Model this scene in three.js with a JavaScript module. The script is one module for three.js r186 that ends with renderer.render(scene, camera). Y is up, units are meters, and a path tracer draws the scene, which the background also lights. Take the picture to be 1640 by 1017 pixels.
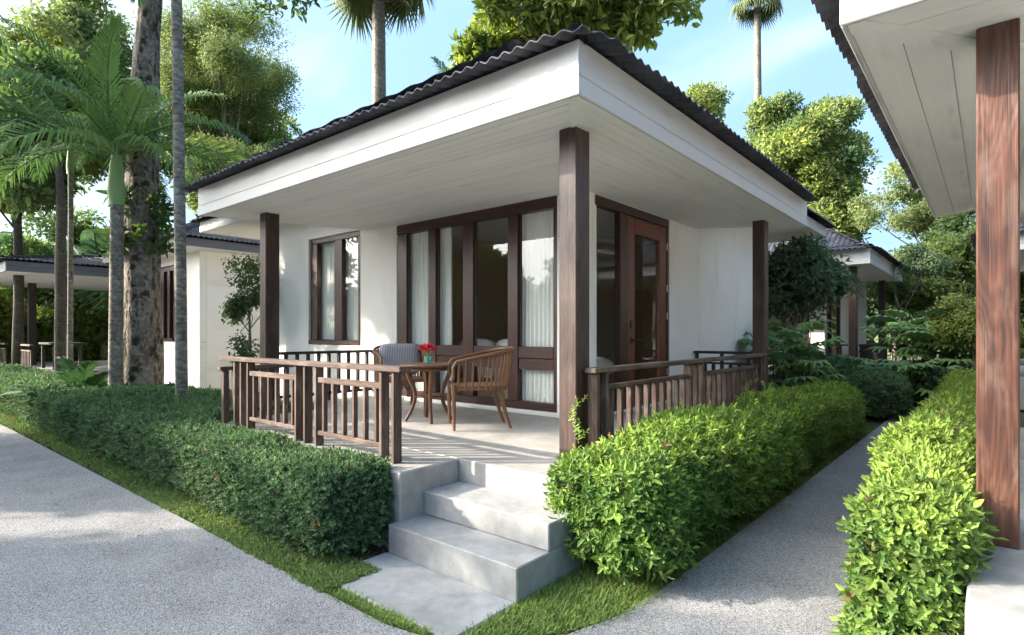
import * as THREE from 'three';
import { mergeGeometries } from 'three/addons/utils/BufferGeometryUtils.js';

// ---------------------------------------------------------------- camera, sky, sun, exposure
const scene = new THREE.Scene();
const camera = new THREE.PerspectiveCamera(58.24, 1640 / 1017, 0.05, 600);
camera.position.set(2.522, 1.55, 3.797);
camera.lookAt(2.522 - 0.6431, 1.55, 3.797 - 0.7657);
camera.setViewOffset(1640, 1017, 0, -25.5, 1640, 1017);
const renderer = new THREE.WebGLRenderer({ antialias: true });
renderer.toneMapping = THREE.LinearToneMapping;
renderer.toneMappingExposure = 5.0;
renderer.shadowMap.enabled = true;
renderer.shadowMap.type = THREE.PCFSoftShadowMap;

let seedState = 12345;
const reseed = (s) => { seedState = s | 0; };
const rnd = () => { seedState = (seedState + 0x6d2b79f5) | 0; let t = Math.imul(seedState ^ (seedState >>> 15), 1 | seedState); t = (t + Math.imul(t ^ (t >>> 7), 61 | t)) ^ t; return ((t ^ (t >>> 14)) >>> 0) / 4294967296; };
const rr = (a, b) => a + (b - a) * rnd();
const clamp = (x, a, b) => Math.min(b, Math.max(a, x));
const lerp = (a, b, t) => a + (b - a) * t;
const smooth = (a, b, x) => { const t = clamp((x - a) / (b - a), 0, 1); return t * t * (3 - 2 * t); };
const hash2 = (x, y, s = 0) => { let h = Math.imul(x | 0, 374761393) ^ Math.imul(y | 0, 668265263) ^ Math.imul(s | 0, 1274126177); h = Math.imul(h ^ (h >>> 13), 1274126177); return ((h ^ (h >>> 16)) >>> 0) / 4294967296; };
const wrapi = (i, p) => ((i % p) + p) % p;
function vnoise(x, y, px, py, s) {                       // value noise, periodic in px, py cells
  const x0 = Math.floor(x), y0 = Math.floor(y), fx = x - x0, fy = y - y0, ux = fx * fx * (3 - 2 * fx), uy = fy * fy * (3 - 2 * fy);
  const h = (i, j) => hash2(wrapi(i, px), wrapi(j, py), s);
  return lerp(lerp(h(x0, y0), h(x0 + 1, y0), ux), lerp(h(x0, y0 + 1), h(x0 + 1, y0 + 1), ux), uy);
}
function fbm(x, y, px, py, oct, s) { let a = 0.5, v = 0, n = 0; for (let o = 0; o < oct; o++) { v += a * vnoise(x, y, px, py, s + o * 17); n += a; a *= 0.5; x *= 2; y *= 2; px *= 2; py *= 2; } return v / n; }
const n3 = (x, y, z, s = 0) => { const f = (a, b, q) => vnoise(a, b, 4096, 4096, q); return (f(x + z * 0.71, y - z * 0.37, s) + f(y + 17.3 + x * 0.3, z + 5.1, s + 3) + f(z - 9.2, x + 31.7, s + 7)) / 3; };

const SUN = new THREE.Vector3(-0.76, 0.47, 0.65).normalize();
{
  const W = 1024, H = 512, data = new Float32Array(W * H * 4), d = new THREE.Vector3();
  for (let j = 0; j < H; j++) for (let i = 0; i < W; i++) {
    const el = ((j + 0.5) / H - 0.5) * Math.PI, az = ((i + 0.5) / W - 0.5) * 2 * Math.PI;
    d.set(Math.cos(el) * Math.cos(az), Math.sin(el), Math.cos(el) * Math.sin(az));
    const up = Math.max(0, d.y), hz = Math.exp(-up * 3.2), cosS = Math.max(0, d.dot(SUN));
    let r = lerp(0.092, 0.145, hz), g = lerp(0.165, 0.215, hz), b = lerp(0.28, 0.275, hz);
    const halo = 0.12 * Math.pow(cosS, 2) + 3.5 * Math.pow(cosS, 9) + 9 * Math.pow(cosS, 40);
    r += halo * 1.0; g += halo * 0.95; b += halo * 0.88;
    const q = 1 / (up + 0.22), cx = d.x * q * 2.1, cy = d.z * q * 2.1;
    const c = fbm(cx * 0.6 + cy * 0.9 + 40, cy * 1.5 - cx * 0.5 + 40, 4096, 4096, 5, 5);
    const cl = smooth(0.47, 0.85, c) * 0.6;
    r = lerp(r, r + 0.14, cl); g = lerp(g, g + 0.11, cl); b = lerp(b, b + 0.05, cl);
    const o = (j * W + i) * 4; data[o] = r; data[o + 1] = g; data[o + 2] = b; data[o + 3] = 1;
  }
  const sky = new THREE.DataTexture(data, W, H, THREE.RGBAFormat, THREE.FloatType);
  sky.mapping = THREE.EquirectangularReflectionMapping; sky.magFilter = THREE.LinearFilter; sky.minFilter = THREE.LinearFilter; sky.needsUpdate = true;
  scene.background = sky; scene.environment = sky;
}
const sun = new THREE.DirectionalLight(new THREE.Color(1.0, 0.89, 0.74), 2.75);
sun.position.copy(SUN).multiplyScalar(60); sun.castShadow = true; sun.shadow.mapSize.set(4096, 4096);
Object.assign(sun.shadow.camera, { left: -35, right: 35, top: 35, bottom: -35, near: 1, far: 140 });
sun.shadow.radius = 1.6;
scene.add(sun, sun.target);

// ---------------------------------------------------------------- textures and materials
function tex(w, h, f, repeat, srgb = true) {
  const data = new Uint8Array(w * h * 4);
  for (let j = 0; j < h; j++) for (let i = 0; i < w; i++) { const c = f(i / w, j / h, i, j), o = (j * w + i) * 4; data[o] = clamp(c[0], 0, 255); data[o + 1] = clamp(c[1], 0, 255); data[o + 2] = clamp(c[2], 0, 255); data[o + 3] = 255; }
  const t = new THREE.DataTexture(data, w, h); t.wrapS = t.wrapT = THREE.RepeatWrapping; t.magFilter = THREE.LinearFilter; t.minFilter = THREE.LinearMipmapLinearFilter; t.generateMipmaps = true;
  if (srgb) t.colorSpace = THREE.SRGBColorSpace; t.repeat.set(repeat[0], repeat[1]); t.needsUpdate = true; return t;
}
const grey = (v) => [v, v, v];
function mapsFrom(w, h, f, repeat) { // f -> [r,g,b,height 0..1]
  const cache = new Float32Array(w * h * 4);
  const c = tex(w, h, (u, v, i, j) => { const q = f(u, v, i, j); cache.set(q, (j * w + i) * 4); return q; }, repeat);
  const b = tex(w, h, (u, v, i, j) => grey(cache[(j * w + i) * 4 + 3] * 255), repeat, false);
  return { map: c, bumpMap: b };
}
const mat = (o) => new THREE.MeshStandardMaterial(o);
// wood: v along the grain
function wood(dark, light, s, wear = 0, rough = 0.55) {
  const m = mapsFrom(256, 1024, (u, v) => {
    const wob = fbm(u * 3, v * 3, 3, 3, 3, s) * 0.5, g1 = fbm((u + wob * 0.15) * 28, v * 3, 28, 3, 4, s + 5), g2 = vnoise(u * 90, v * 10, 90, 10, s + 9), ring = 0.5 + 0.5 * Math.sin((u * 9 + wob * 6 + fbm(u * 2, v * 2, 2, 2, 3, s + 2) * 9) * 6.28);
    const bl = fbm(u * 2, v * 4, 2, 4, 3, s + 30);
    let t = clamp(g1 * 0.75 + ring * 0.22 + (g2 - 0.5) * 0.25 + (bl - 0.5) * 0.5 - 0.05, 0, 1);
    const w = wear * smooth(0.45, 0.75, fbm(u * 6, v * 9, 6, 9, 4, s + 50));
    const scr = smooth(0.82, 0.9, vnoise(u * 34 + wob, v * 6, 34, 6, s + 70)) * wear * 0.6;
    return [lerp(lerp(dark[0], light[0], t), 165, w * 0.6 + scr * 0.3), lerp(lerp(dark[1], light[1], t), 150, w * 0.6 + scr * 0.3), lerp(lerp(dark[2], light[2], t), 138, w * 0.6 + scr * 0.3), 0.4 * g1 + 0.4 * g2 + 0.2 * ring];
  }, [2.6, 0.55]);
  return mat({ ...m, bumpScale: 0.0015, roughness: rough });
}
const M = {};
M.post = wood([40, 28, 25], [86, 61, 51], 11, 0.2, 0.5);
M.frame = wood([44, 26, 23], [82, 48, 41], 23, 0, 0.38);
M.door = wood([84, 44, 30], [136, 78, 54], 29, 0, 0.36);
M.rail = wood([54, 41, 36], [112, 88, 74], 37, 0.6, 0.75);
M.darkrail = wood([34, 27, 26], [58, 46, 43], 41, 0.1, 0.7);
M.redpost = wood([50, 31, 24], [120, 75, 55], 53, 0.45, 0.45);
M.teak = wood([84, 56, 38], [136, 96, 66], 61, 0.1, 0.45);
{
  const agg = mapsFrom(1024, 1024, (u, v, i, j) => {
    const N = 250, x = u * N, y = v * N, cx = Math.floor(x), cy = Math.floor(y); let d1 = 9, d2 = 9, id = 0;
    for (let a = -1; a <= 1; a++) for (let b = -1; b <= 1; b++) { const ix = wrapi(cx + a, N), iy = wrapi(cy + b, N), px = cx + a + 0.15 + 0.7 * hash2(ix, iy, 1), py = cy + b + 0.15 + 0.7 * hash2(ix, iy, 2), dd = (x - px) ** 2 + (y - py) ** 2; if (dd < d1) { d2 = d1; d1 = dd; id = hash2(ix, iy, 3); } else if (dd < d2) d2 = dd; }
    const e = smooth(0.02, 0.32, Math.sqrt(d2) - Math.sqrt(d1)), tone = id < 0.22 ? 112 : id < 0.5 ? 168 : id < 0.8 ? 196 : 226, warm = hash2(Math.floor(id * 9999), 7, 5) < 0.2 ? 8 : 0;
    const st = (fbm(u * 4, v * 4, 4, 4, 5, 71) - 0.5) * 24 - smooth(0.62, 0.8, fbm(u * 3, v * 3, 3, 3, 4, 77)) * 6, q = lerp(88, tone, e) * 0.94 + st;
    return [q + warm, q, q + 1 - warm, e * (0.6 + id * 0.4)];
  }, [0.8, 0.8]);
  M.path = mat({ ...agg, bumpScale: 0.003, roughness: 0.85 });
  const conc = (s, base, amp, tint) => mapsFrom(512, 512, (u, v) => {
    const a = fbm(u * 4, v * 4, 4, 4, 5, s), b = fbm(u * 24, v * 24, 24, 24, 3, s + 3), c = vnoise(u * 200, v * 200, 200, 200, s + 6), st = smooth(0.6, 0.85, fbm(u * 3, v * 3, 3, 3, 4, s + 9));
    const pit = smooth(0.93, 0.97, vnoise(u * 120, v * 120, 120, 120, s + 15));
    const q = base + (a - 0.5) * amp + (b - 0.5) * amp * 0.4 + (c - 0.5) * 7 - st * amp * 0.35 - pit * 22;
    return [q + tint[0], q + tint[1], q + tint[2], 0.5 * b + 0.3 * c - pit * 0.4 + 0.2];
  }, [0.9, 0.9]);
  M.concrete = mat({ ...conc(101, 140, 50, [1, 1, 0]), bumpScale: 0.0015, roughness: 0.8 });
  M.terrace = mat({ ...conc(131, 150, 42, [4, 1, -4]), bumpScale: 0.0006, roughness: 0.5 });
  const pl = mapsFrom(512, 512, (u, v) => { const a = fbm(u * 3, v * 3, 3, 3, 5, 201), b = vnoise(u * 150, v * 150, 150, 150, 207), s = smooth(0.62, 0.9, fbm(u * 12, v * 2, 12, 2, 4, 211)); const q = 232 + (a - 0.5) * 14 + (b - 0.5) * 4 - s * 10; return [q, q - 2, q - 7, b * 0.6 + a * 0.4]; }, [0.45, 0.45]);
  M.wall = mat({ ...pl, bumpScale: 0.0012, roughness: 0.9 });
  const pw = mapsFrom(256, 512, (u, v) => { const a = fbm(u * 3, v * 3, 3, 3, 4, 221), g = fbm(u * 40, v * 3, 40, 3, 3, 227), s = smooth(0.66, 0.9, fbm(u * 6, v * 3, 6, 3, 4, 231)); const q = 226 + (a - 0.5) * 14 + (g - 0.5) * 8 - s * 16; return [q, q - 1, q - 5, g]; }, [1.3, 0.5]);
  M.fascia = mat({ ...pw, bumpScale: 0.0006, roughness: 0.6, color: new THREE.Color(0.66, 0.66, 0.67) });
  M.soffit = mat({ ...pw, bumpScale: 0.0004, roughness: 0.75, color: new THREE.Color(0.99, 0.99, 0.98) });
  const rt = mapsFrom(512, 512, (u, v) => { const a = fbm(u * 4, v * 4, 4, 4, 5, 301), b = fbm(u * 40, v * 40, 40, 40, 3, 307), l = smooth(0.62, 0.75, fbm(u * 9, v * 9, 9, 9, 4, 311)); const q = 66 + (a - 0.5) * 44 + (b - 0.5) * 28; return [lerp(q - 2, 116, l * 0.4), lerp(q - 2, 114, l * 0.4), lerp(q + 6, 112, l * 0.4), b]; }, [0.8, 0.8]);
  M.tile = mat({ ...rt, bumpScale: 0.002, roughness: 0.85 });
  const bk = mapsFrom(512, 1024, (u, v) => {
    const w = fbm(u * 6, v * 5, 6, 5, 4, 401), r = fbm(u * 26 + w * 1.5, v * 12, 26, 12, 4, 405), f = fbm(u * 70, v * 60, 70, 60, 3, 409), cr = smooth(0.5, 0.3, r), li = smooth(0.52, 0.74, fbm(u * 16, v * 26, 16, 26, 4, 411)), mo = smooth(0.58, 0.8, fbm(u * 4, v * 5, 4, 5, 4, 417));
    const q = 108 + (w - 0.5) * 50 + (f - 0.5) * 60 - cr * 58; return [lerp(lerp(q + 6, 156, li * 0.6), 74, mo * 0.4), lerp(lerp(q - 3, 150, li * 0.6), 72, mo * 0.4), lerp(lerp(q - 13, 138, li * 0.6), 52, mo * 0.4), clamp(0.75 - cr * 0.7 + (f - 0.5) * 0.5, 0, 1)];
  }, [0.5, 0.5]);
  M.bark = mat({ ...bk, bumpScale: 0.025, roughness: 0.95 });
  const pb = mapsFrom(256, 512, (u, v) => {
    const y = v * 16 + (vnoise(u * 3, v * 16, 3, 16, 505) - 0.5) * 0.5, f = y - Math.floor(y), ring = smooth(0.0, 0.12, f) * smooth(1.0, 0.9, f), n = fbm(u * 20, v * 40, 20, 40, 4, 503), li = smooth(0.5, 0.8, fbm(u * 14, v * 22, 14, 22, 4, 511)), big = fbm(u * 3, v * 4, 3, 4, 3, 519);
    const q = 112 + (n - 0.5) * 70 + (big - 0.5) * 40 - (1 - ring) * 24; return [lerp(q + 4, 178, li * 0.4), lerp(q - 2, 174, li * 0.4), lerp(q - 12, 162, li * 0.4), ring * 0.6 + n * 0.4];
  }, [1, 0.9]);
  M.palmbark = mat({ ...pb, bumpScale: 0.008, roughness: 0.92 });
  M.shadedFascia = mat({ color: new THREE.Color(0.12, 0.13, 0.155), roughness: 0.6 });  // fascia boards with the shade under the eaves put into their colour
  
  const so = mapsFrom(512, 512, (u, v) => { const a = fbm(u * 8, v * 8, 8, 8, 5, 601), b = vnoise(u * 160, v * 160, 160, 160, 603), g = smooth(0.5, 0.62, fbm(u * 14, v * 14, 14, 14, 4, 611)); const q = 66 + (a - 0.5) * 60 + (b - 0.5) * 34; return [lerp(q + 10, 70, g * 0.7), lerp(q - 2, 92, g * 0.7), lerp(q - 16, 40, g * 0.7), a * 0.5 + b * 0.5]; }, [0.7, 0.7]);
  M.soil = mat({ ...so, bumpScale: 0.02, roughness: 1 });
  const cs = tex(128, 64, (u, v) => { const s = 0.5 + 0.5 * Math.sin(u * 6.283 * 16), n = vnoise(u * 64, v * 64, 64, 64, 705); const q = lerp(118, 176, smooth(0.3, 0.7, s)) + (n - 0.5) * 24; return [q, q - 3, q + 2]; }, [3, 3]);
  M.cushion = mat({ map: cs, roughness: 0.95 });
  const lf = tex(64, 64, (u, v) => { const m = Math.abs(u - 0.5), q = 214 + (vnoise(u * 8, v * 12, 8, 12, 801) - 0.5) * 50 + smooth(0.07, 0.0, m) * 26 - smooth(0.8, 1, Math.abs(Math.sin((v * 9 + m * 5) * 3.14))) * 12; return grey(q); }, [1, 1]);
  M.leafmap = lf;
}
const leafMat = (tr = 0.4, extra = {}) => new THREE.MeshPhysicalMaterial({ map: M.leafmap, color: 0xffffff, roughness: 0.82, transmission: tr, thickness: 0, side: THREE.DoubleSide, specularIntensity: 0.7, ...extra });
M.leaf = leafMat(0.35); M.leafThin = leafMat(0.58);
M.leafBright = leafMat(0.45);
M.glass = new THREE.MeshPhysicalMaterial({ color: 0xfafcfa, roughness: 0.0, transmission: 1, thickness: 0, ior: 1.52, specularIntensity: 1 });
M.vase = new THREE.MeshPhysicalMaterial({ color: new THREE.Color(0.45, 0.8, 0.75), roughness: 0.05, transmission: 0.8, thickness: 0, ior: 1.5 });
M.curtain = new THREE.MeshPhysicalMaterial({ color: new THREE.Color(0.93, 0.94, 0.91), roughness: 1, transmission: 0.1, thickness: 0, side: THREE.DoubleSide });
M.linen = mat({ color: new THREE.Color(0.82, 0.82, 0.8), roughness: 0.95 });
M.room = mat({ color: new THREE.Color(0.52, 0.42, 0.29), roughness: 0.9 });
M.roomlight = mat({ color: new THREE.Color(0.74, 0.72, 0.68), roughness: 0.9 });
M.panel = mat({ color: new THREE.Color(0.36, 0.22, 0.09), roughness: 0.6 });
M.metal = mat({ color: new THREE.Color(0.07, 0.065, 0.06), roughness: 0.35, metalness: 0.8 });
M.steel = mat({ color: new THREE.Color(0.55, 0.5, 0.42), roughness: 0.4, metalness: 0.9 });
M.red = new THREE.MeshPhysicalMaterial({ color: new THREE.Color(0.62, 0.012, 0.03), roughness: 0.7, transmission: 0.2, thickness: 0, side: THREE.DoubleSide });
M.stem = mat({ color: new THREE.Color(0.10, 0.085, 0.055), roughness: 0.9 });
M.paleStem = mat({ color: new THREE.Color(0.36, 0.34, 0.29), roughness: 0.9, map: M.palmbark.map, bumpMap: M.palmbark.bumpMap, bumpScale: 0.004 });
M.shaft = mat({ color: new THREE.Color(0.20, 0.30, 0.10), roughness: 0.55 });


// ---------------------------------------------------------------- helpers: things, parts, geometry
const V = (x, y, z) => new THREE.Vector3(x, y, z);
const ORG = new Map(), used = new Map();
function numbered(n) { const k = used.get(n) ?? 0; used.set(n, k + 1); return k ? n + '_' + String(k).padStart(3, '0') : n; }
function thing(name, label, category, pos = [0, 0, 0], group) {
  const g = new THREE.Group(); g.name = numbered(name); g.position.set(...pos); g.userData = { label, category }; if (group) g.userData.group = group;
  scene.add(g); ORG.set(g, V(...pos)); return g;
}
function addMesh(parent, name, geo, m, pos) {      // pos in the world frame of the parent's thing (before the thing is turned)
  const o = new THREE.Mesh(geo, m); o.name = name; o.castShadow = o.receiveShadow = true;
  const p = pos ? V(...pos) : (ORG.get(parent) ?? V(0, 0, 0)).clone();
  o.position.copy(p).sub(ORG.get(parent) ?? V(0, 0, 0)); ORG.set(o, p); parent.add(o); return o;
}
function structure(name, geo, m, pos = [0, 0, 0]) { const o = addMesh(scene, numbered(name), geo, m, pos); o.userData = { kind: 'structure' }; return o; }
function fromTris(P, UV) { const g = new THREE.BufferGeometry(); g.setAttribute('position', new THREE.Float32BufferAttribute(P, 3)); g.setAttribute('uv', new THREE.Float32BufferAttribute(UV, 2)); g.computeVertexNormals(); return g; }
const boxCache = new Map();
function cbox(w, h, d, c = 0.004, variant = 0) {    // chamfered box, uv in metres with v along the longest side
  c = Math.min(c, w / 3, h / 3, d / 3); const key = [w, h, d, c].map((x) => x.toFixed(4)).join() + variant; if (boxCache.has(key)) return boxCache.get(key);
  const S = [w / 2, h / 2, d / 2], P = [], UV = [], long = S.indexOf(Math.max(...S)), ou = (variant * 0.377) % 1, ov = (variant * 0.613) % 1;
  const tri = (a, b, cc) => {
    const e1 = [0, 1, 2].map((k) => b[k] - a[k]), e2 = [0, 1, 2].map((k) => cc[k] - a[k]), n = [e1[1] * e2[2] - e1[2] * e2[1], e1[2] * e2[0] - e1[0] * e2[2], e1[0] * e2[1] - e1[1] * e2[0]];
    const mid = [0, 1, 2].map((k) => a[k] + b[k] + cc[k]); if (n[0] * mid[0] + n[1] * mid[1] + n[2] * mid[2] < 0) [b, cc] = [cc, b];
    const an = n.map(Math.abs), ax = an.indexOf(Math.max(...an)); let o = [0, 1, 2].filter((k) => k !== ax); if (o[0] === long) o = [o[1], o[0]];
    for (const p of [a, b, cc]) { P.push(...p); UV.push(p[o[0]] + ou, p[o[1]] + ov); }
  };
  const vtx = (ax, s, s1, s2) => { const p = [0, 0, 0], o = [0, 1, 2].filter((k) => k !== ax); p[ax] = s * S[ax]; p[o[0]] = s1 * (S[o[0]] - c); p[o[1]] = s2 * (S[o[1]] - c); return p; };
  const at = (ax, sg) => { const o = [0, 1, 2].filter((k) => k !== ax); return vtx(ax, sg[ax], sg[o[0]], sg[o[1]]); };
  for (let ax = 0; ax < 3; ax++) for (const s of [-1, 1]) { const a = vtx(ax, s, -1, -1), b = vtx(ax, s, 1, -1), q = vtx(ax, s, 1, 1), e = vtx(ax, s, -1, 1); tri(a, b, q); tri(a, q, e); }
  for (let ax = 0; ax < 3; ax++) { const [p, q] = [0, 1, 2].filter((k) => k !== ax); for (const sp of [-1, 1]) for (const sq of [-1, 1]) { const g = (s) => { const r = [0, 0, 0]; r[ax] = s; r[p] = sp; r[q] = sq; return r; }; const a = at(p, g(-1)), b = at(p, g(1)), e = at(q, g(1)), f = at(q, g(-1)); tri(a, b, e); tri(a, e, f); } }
  for (const x of [-1, 1]) for (const y of [-1, 1]) for (const z of [-1, 1]) tri(at(0, [x, y, z]), at(1, [x, y, z]), at(2, [x, y, z]));
  const g = fromTris(P, UV); boxCache.set(key, g); return g;
}
let boxN = 0;
function B(parent, name, m, x0, x1, y0, y1, z0, z1, c = 0.004) {
  if (x1 < x0) [x0, x1] = [x1, x0]; if (z1 < z0) [z0, z1] = [z1, z0];
  return addMesh(parent, name, cbox(x1 - x0, y1 - y0, z1 - z0, c, boxN++ % 5), m, [(x0 + x1) / 2, (y0 + y1) / 2, (z0 + z1) / 2]);
}
function prism(pts, y0, y1, alongX) {               // flat polygon in x,z between two heights, relative to its first point
  const P = [], UV = [], o = pts[0]; const q = pts.map((p) => [p[0] - o[0], p[1] - o[1]]);
  const put = (x, y, z) => { P.push(x, y, z); };
  const uv = (p) => (alongX ? [p[1] + o[1], p[0] + o[0]] : [p[0] + o[0], p[1] + o[1]]);
  for (let i = 1; i + 1 < q.length; i++) for (const y of [y0, y1]) { const t = y === y1 ? [0, i, i + 1] : [0, i + 1, i]; for (const k of t) { put(q[k][0], y, q[k][1]); UV.push(...uv(q[k])); } }
  for (let i = 0; i < q.length; i++) { const a = q[i], b = q[(i + 1) % q.length], l = Math.hypot(b[0] - a[0], b[1] - a[1]); for (const [p, y, u, v] of [[a, y0, 0, 0], [b, y0, l, 0], [b, y1, l, y1 - y0], [a, y0, 0, 0], [b, y1, l, y1 - y0], [a, y1, 0, y1 - y0]]) { put(p[0], y, p[1]); UV.push(v, u); } }
  return fromTris(P, UV);
}
function tube(pts, radii, seg = 8, rough = 0, s = 1, cap = true) {   // tapered tube, uv in metres
  const P = [], N = [], UV = [], I = [], n = pts.length; let len = 0; let ref = V(0.31, 0.1, 0.94);
  for (let i = 0; i < n; i++) {
    const t = pts[Math.min(i + 1, n - 1)].clone().sub(pts[Math.max(i - 1, 0)]).normalize(); if (i) len += pts[i].distanceTo(pts[i - 1]);
    if (Math.abs(t.dot(ref)) > 0.95) ref = V(1, 0, 0); const a = ref.clone().sub(t.clone().multiplyScalar(ref.dot(t))).normalize(), b = t.clone().cross(a); ref = a;
    for (let k = 0; k <= seg; k++) { const w = (k / seg) * Math.PI * 2, kk = k % seg, r = radii[i] * (1 + rough * 2 * (n3(Math.cos(w) * 1.6 + s * 3.7, len * 1.1, Math.sin(w) * 1.6, s) - 0.5)), dx = Math.cos(w), dy = Math.sin(w); P.push(pts[i].x + (a.x * dx + b.x * dy) * r, pts[i].y + (a.y * dx + b.y * dy) * r, pts[i].z + (a.z * dx + b.z * dy) * r); UV.push((k / seg) * Math.max(0.25, Math.round(radii[0] * 6.28 * 2) / 2), len); }
  }
  for (let i = 0; i + 1 < n; i++) for (let k = 0; k < seg; k++) { const a = i * (seg + 1) + k, b = a + seg + 1; I.push(a, a + 1, b, b, a + 1, b + 1); }
  if (cap) for (const i of [0, n - 1]) { const c = P.length / 3; P.push(pts[i].x, pts[i].y, pts[i].z); UV.push(0, 0); for (let k = 0; k < seg; k++) I.push(c, i * (seg + 1) + k, i * (seg + 1) + k + 1); }
  const g = new THREE.BufferGeometry(); g.setAttribute('position', new THREE.Float32BufferAttribute(P, 3)); g.setAttribute('uv', new THREE.Float32BufferAttribute(UV, 2)); g.setIndex(I); g.computeVertexNormals(); return g;
}
const curvePts = (arr, n) => new THREE.CatmullRomCurve3(arr.map((a) => V(...a))).getPoints(n);
// leaves
function leafTris(P, UV, base, dir, nor, L, W, fold = 0.25, droop = 0.15) {
  const side = dir.clone().cross(nor).normalize(), st = [[0, 0.08], [0.25, 0.78], [0.52, 1], [0.8, 0.58], [1, 0.0]];
  const at = (k, sg) => base.clone().addScaledVector(dir, L * st[k][0]).addScaledVector(nor, -droop * L * st[k][0] * st[k][0] + Math.abs(sg) * fold * W * st[k][1]).addScaledVector(side, (sg * W * st[k][1]) / 2);
  for (let k = 0; k < 4; k++) for (const sg of [-1, 1]) { const a = at(k, 0), b = at(k + 1, 0), c = at(k, sg), d = at(k + 1, sg), u = 0.5 + sg * 0.5, v0 = st[k][0], v1 = st[k + 1][0]; const q = sg > 0 ? [[a, 0.5, v0], [c, u, v0], [b, 0.5, v1], [b, 0.5, v1], [c, u, v0], [d, u, v1]] : [[a, 0.5, v0], [b, 0.5, v1], [c, u, v0], [b, 0.5, v1], [d, u, v1], [c, u, v0]]; for (const [p, uu, vv] of k === 3 ? q.slice(0, 3) : q) { P.push(p.x, p.y, p.z); UV.push(uu, vv); } }
}
const rdir = () => { const z = rr(-1, 1), a = rr(0, 6.2832), q = Math.sqrt(1 - z * z); return V(q * Math.cos(a), z, q * Math.sin(a)); };
function sprig(n, len, L, W, spread = 0.9) {        // a twig along +y with leaves on both sides
  const P = [], UV = [];
  for (let i = 0; i < n; i++) {
    const s = (i + 1) / n, a = i * 2.4 + rr(-0.4, 0.4), out = V(Math.cos(a), 0, Math.sin(a)), last = i === n - 1, sp = last ? 0.15 : spread * rr(0.8, 1.15);
    const d = out.clone().multiplyScalar(Math.sin(sp)).add(V(0, Math.cos(sp), 0)).normalize(), nn = V(0, 1, 0).sub(d.clone().multiplyScalar(d.y)).addScaledVector(out, last ? 1 : -0.1).addScaledVector(rdir(), 0.25); nn.addScaledVector(d, -nn.dot(d)).normalize();
    leafTris(P, UV, V(0, len * s * 0.85, 0), d, nn, L * rr(0.75, 1.1), W * rr(0.8, 1.1));
  }
  for (let k = 0; k < 3; k++) { const a = k * 2.094, b = a + 2.094, q = L * 0.03; for (const [x, y, z] of [[Math.cos(a) * q, 0, Math.sin(a) * q], [Math.cos(b) * q, 0, Math.sin(b) * q], [0, len, 0]]) { P.push(x, y, z); UV.push(0.5, 0.1); } }
  return fromTris(P, UV);
}
function clump(n, R, L, W, up = 0.3) {              // loose bunch of leaves hanging about a twig end
  const P = [], UV = [];
  for (let i = 0; i < n; i++) { const q = rdir(), b = q.clone().multiplyScalar(R * Math.cbrt(rnd())), d = q.clone().addScaledVector(rdir(), 0.9).add(V(0, up - 0.3, 0)).normalize(), nn = V(0, 1, 0).addScaledVector(rdir(), 0.7); nn.addScaledVector(d, -nn.dot(d)).normalize(); leafTris(P, UV, b, d, nn, L * rr(0.7, 1.2), W * rr(0.8, 1.2), 0.2, 0.2); }
  return fromTris(P, UV);
}
const qUp = V(0, 1, 0), tmpM = new THREE.Matrix4(), tmpQ = new THREE.Quaternion(), tmpQ2 = new THREE.Quaternion();
function instances(parent, name, geo, m, list, kind = 'stuff') {   // list: {p, d (direction of +y), s, c [r,g,b]}, p relative to parent origin
  const o = new THREE.InstancedMesh(geo, m, list.length); o.name = name; o.castShadow = o.receiveShadow = true; o.userData = { kind };
  const col = new THREE.Color();
  list.forEach((e, i) => { tmpQ.setFromUnitVectors(qUp, e.d); tmpQ2.setFromAxisAngle(qUp, e.r ?? rr(0, 6.283)); tmpQ.multiply(tmpQ2); tmpM.compose(e.p, tmpQ, V(e.s, e.s, e.s)); o.setMatrixAt(i, tmpM); o.setColorAt(i, col.setRGB(...e.c)); });
  parent.add(o); ORG.set(o, (ORG.get(parent) ?? V(0, 0, 0)).clone()); return o;
}
const mixc = (a, b, t, j = 0.12) => { const k = 1 + rr(-j, j); return [lerp(a[0], b[0], t) * k, lerp(a[1], b[1], t) * k, lerp(a[2], b[2], t) * k]; };

// ---------------------------------------------------------------- ground and paths
function sheet(pts, y) { const s = new THREE.Shape(pts.map((p) => new THREE.Vector2(p[0], -p[1]))), g = new THREE.ShapeGeometry(s); g.rotateX(-Math.PI / 2); g.translate(0, y, 0); return g; }
structure('ground', (() => { const g = new THREE.PlaneGeometry(400, 400); g.rotateX(-Math.PI / 2); const p = g.attributes.position, uv = g.attributes.uv; for (let i = 0; i < p.count; i++) uv.setXY(i, p.getX(i), p.getZ(i)); return g; })(), M.soil, [0, -0.045, 0]);
const pathSlab = (name, pts) => { const s = new THREE.Shape(pts.map((p) => new THREE.Vector2(p[0], p[1]))), g = new THREE.ExtrudeGeometry(s, { depth: 0.1, bevelEnabled: true, bevelSize: 0.008, bevelThickness: 0.008, bevelSegments: 2 }); g.rotateX(Math.PI / 2); structure(name, g, M.path, [0, -0.012, 0]); };
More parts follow.
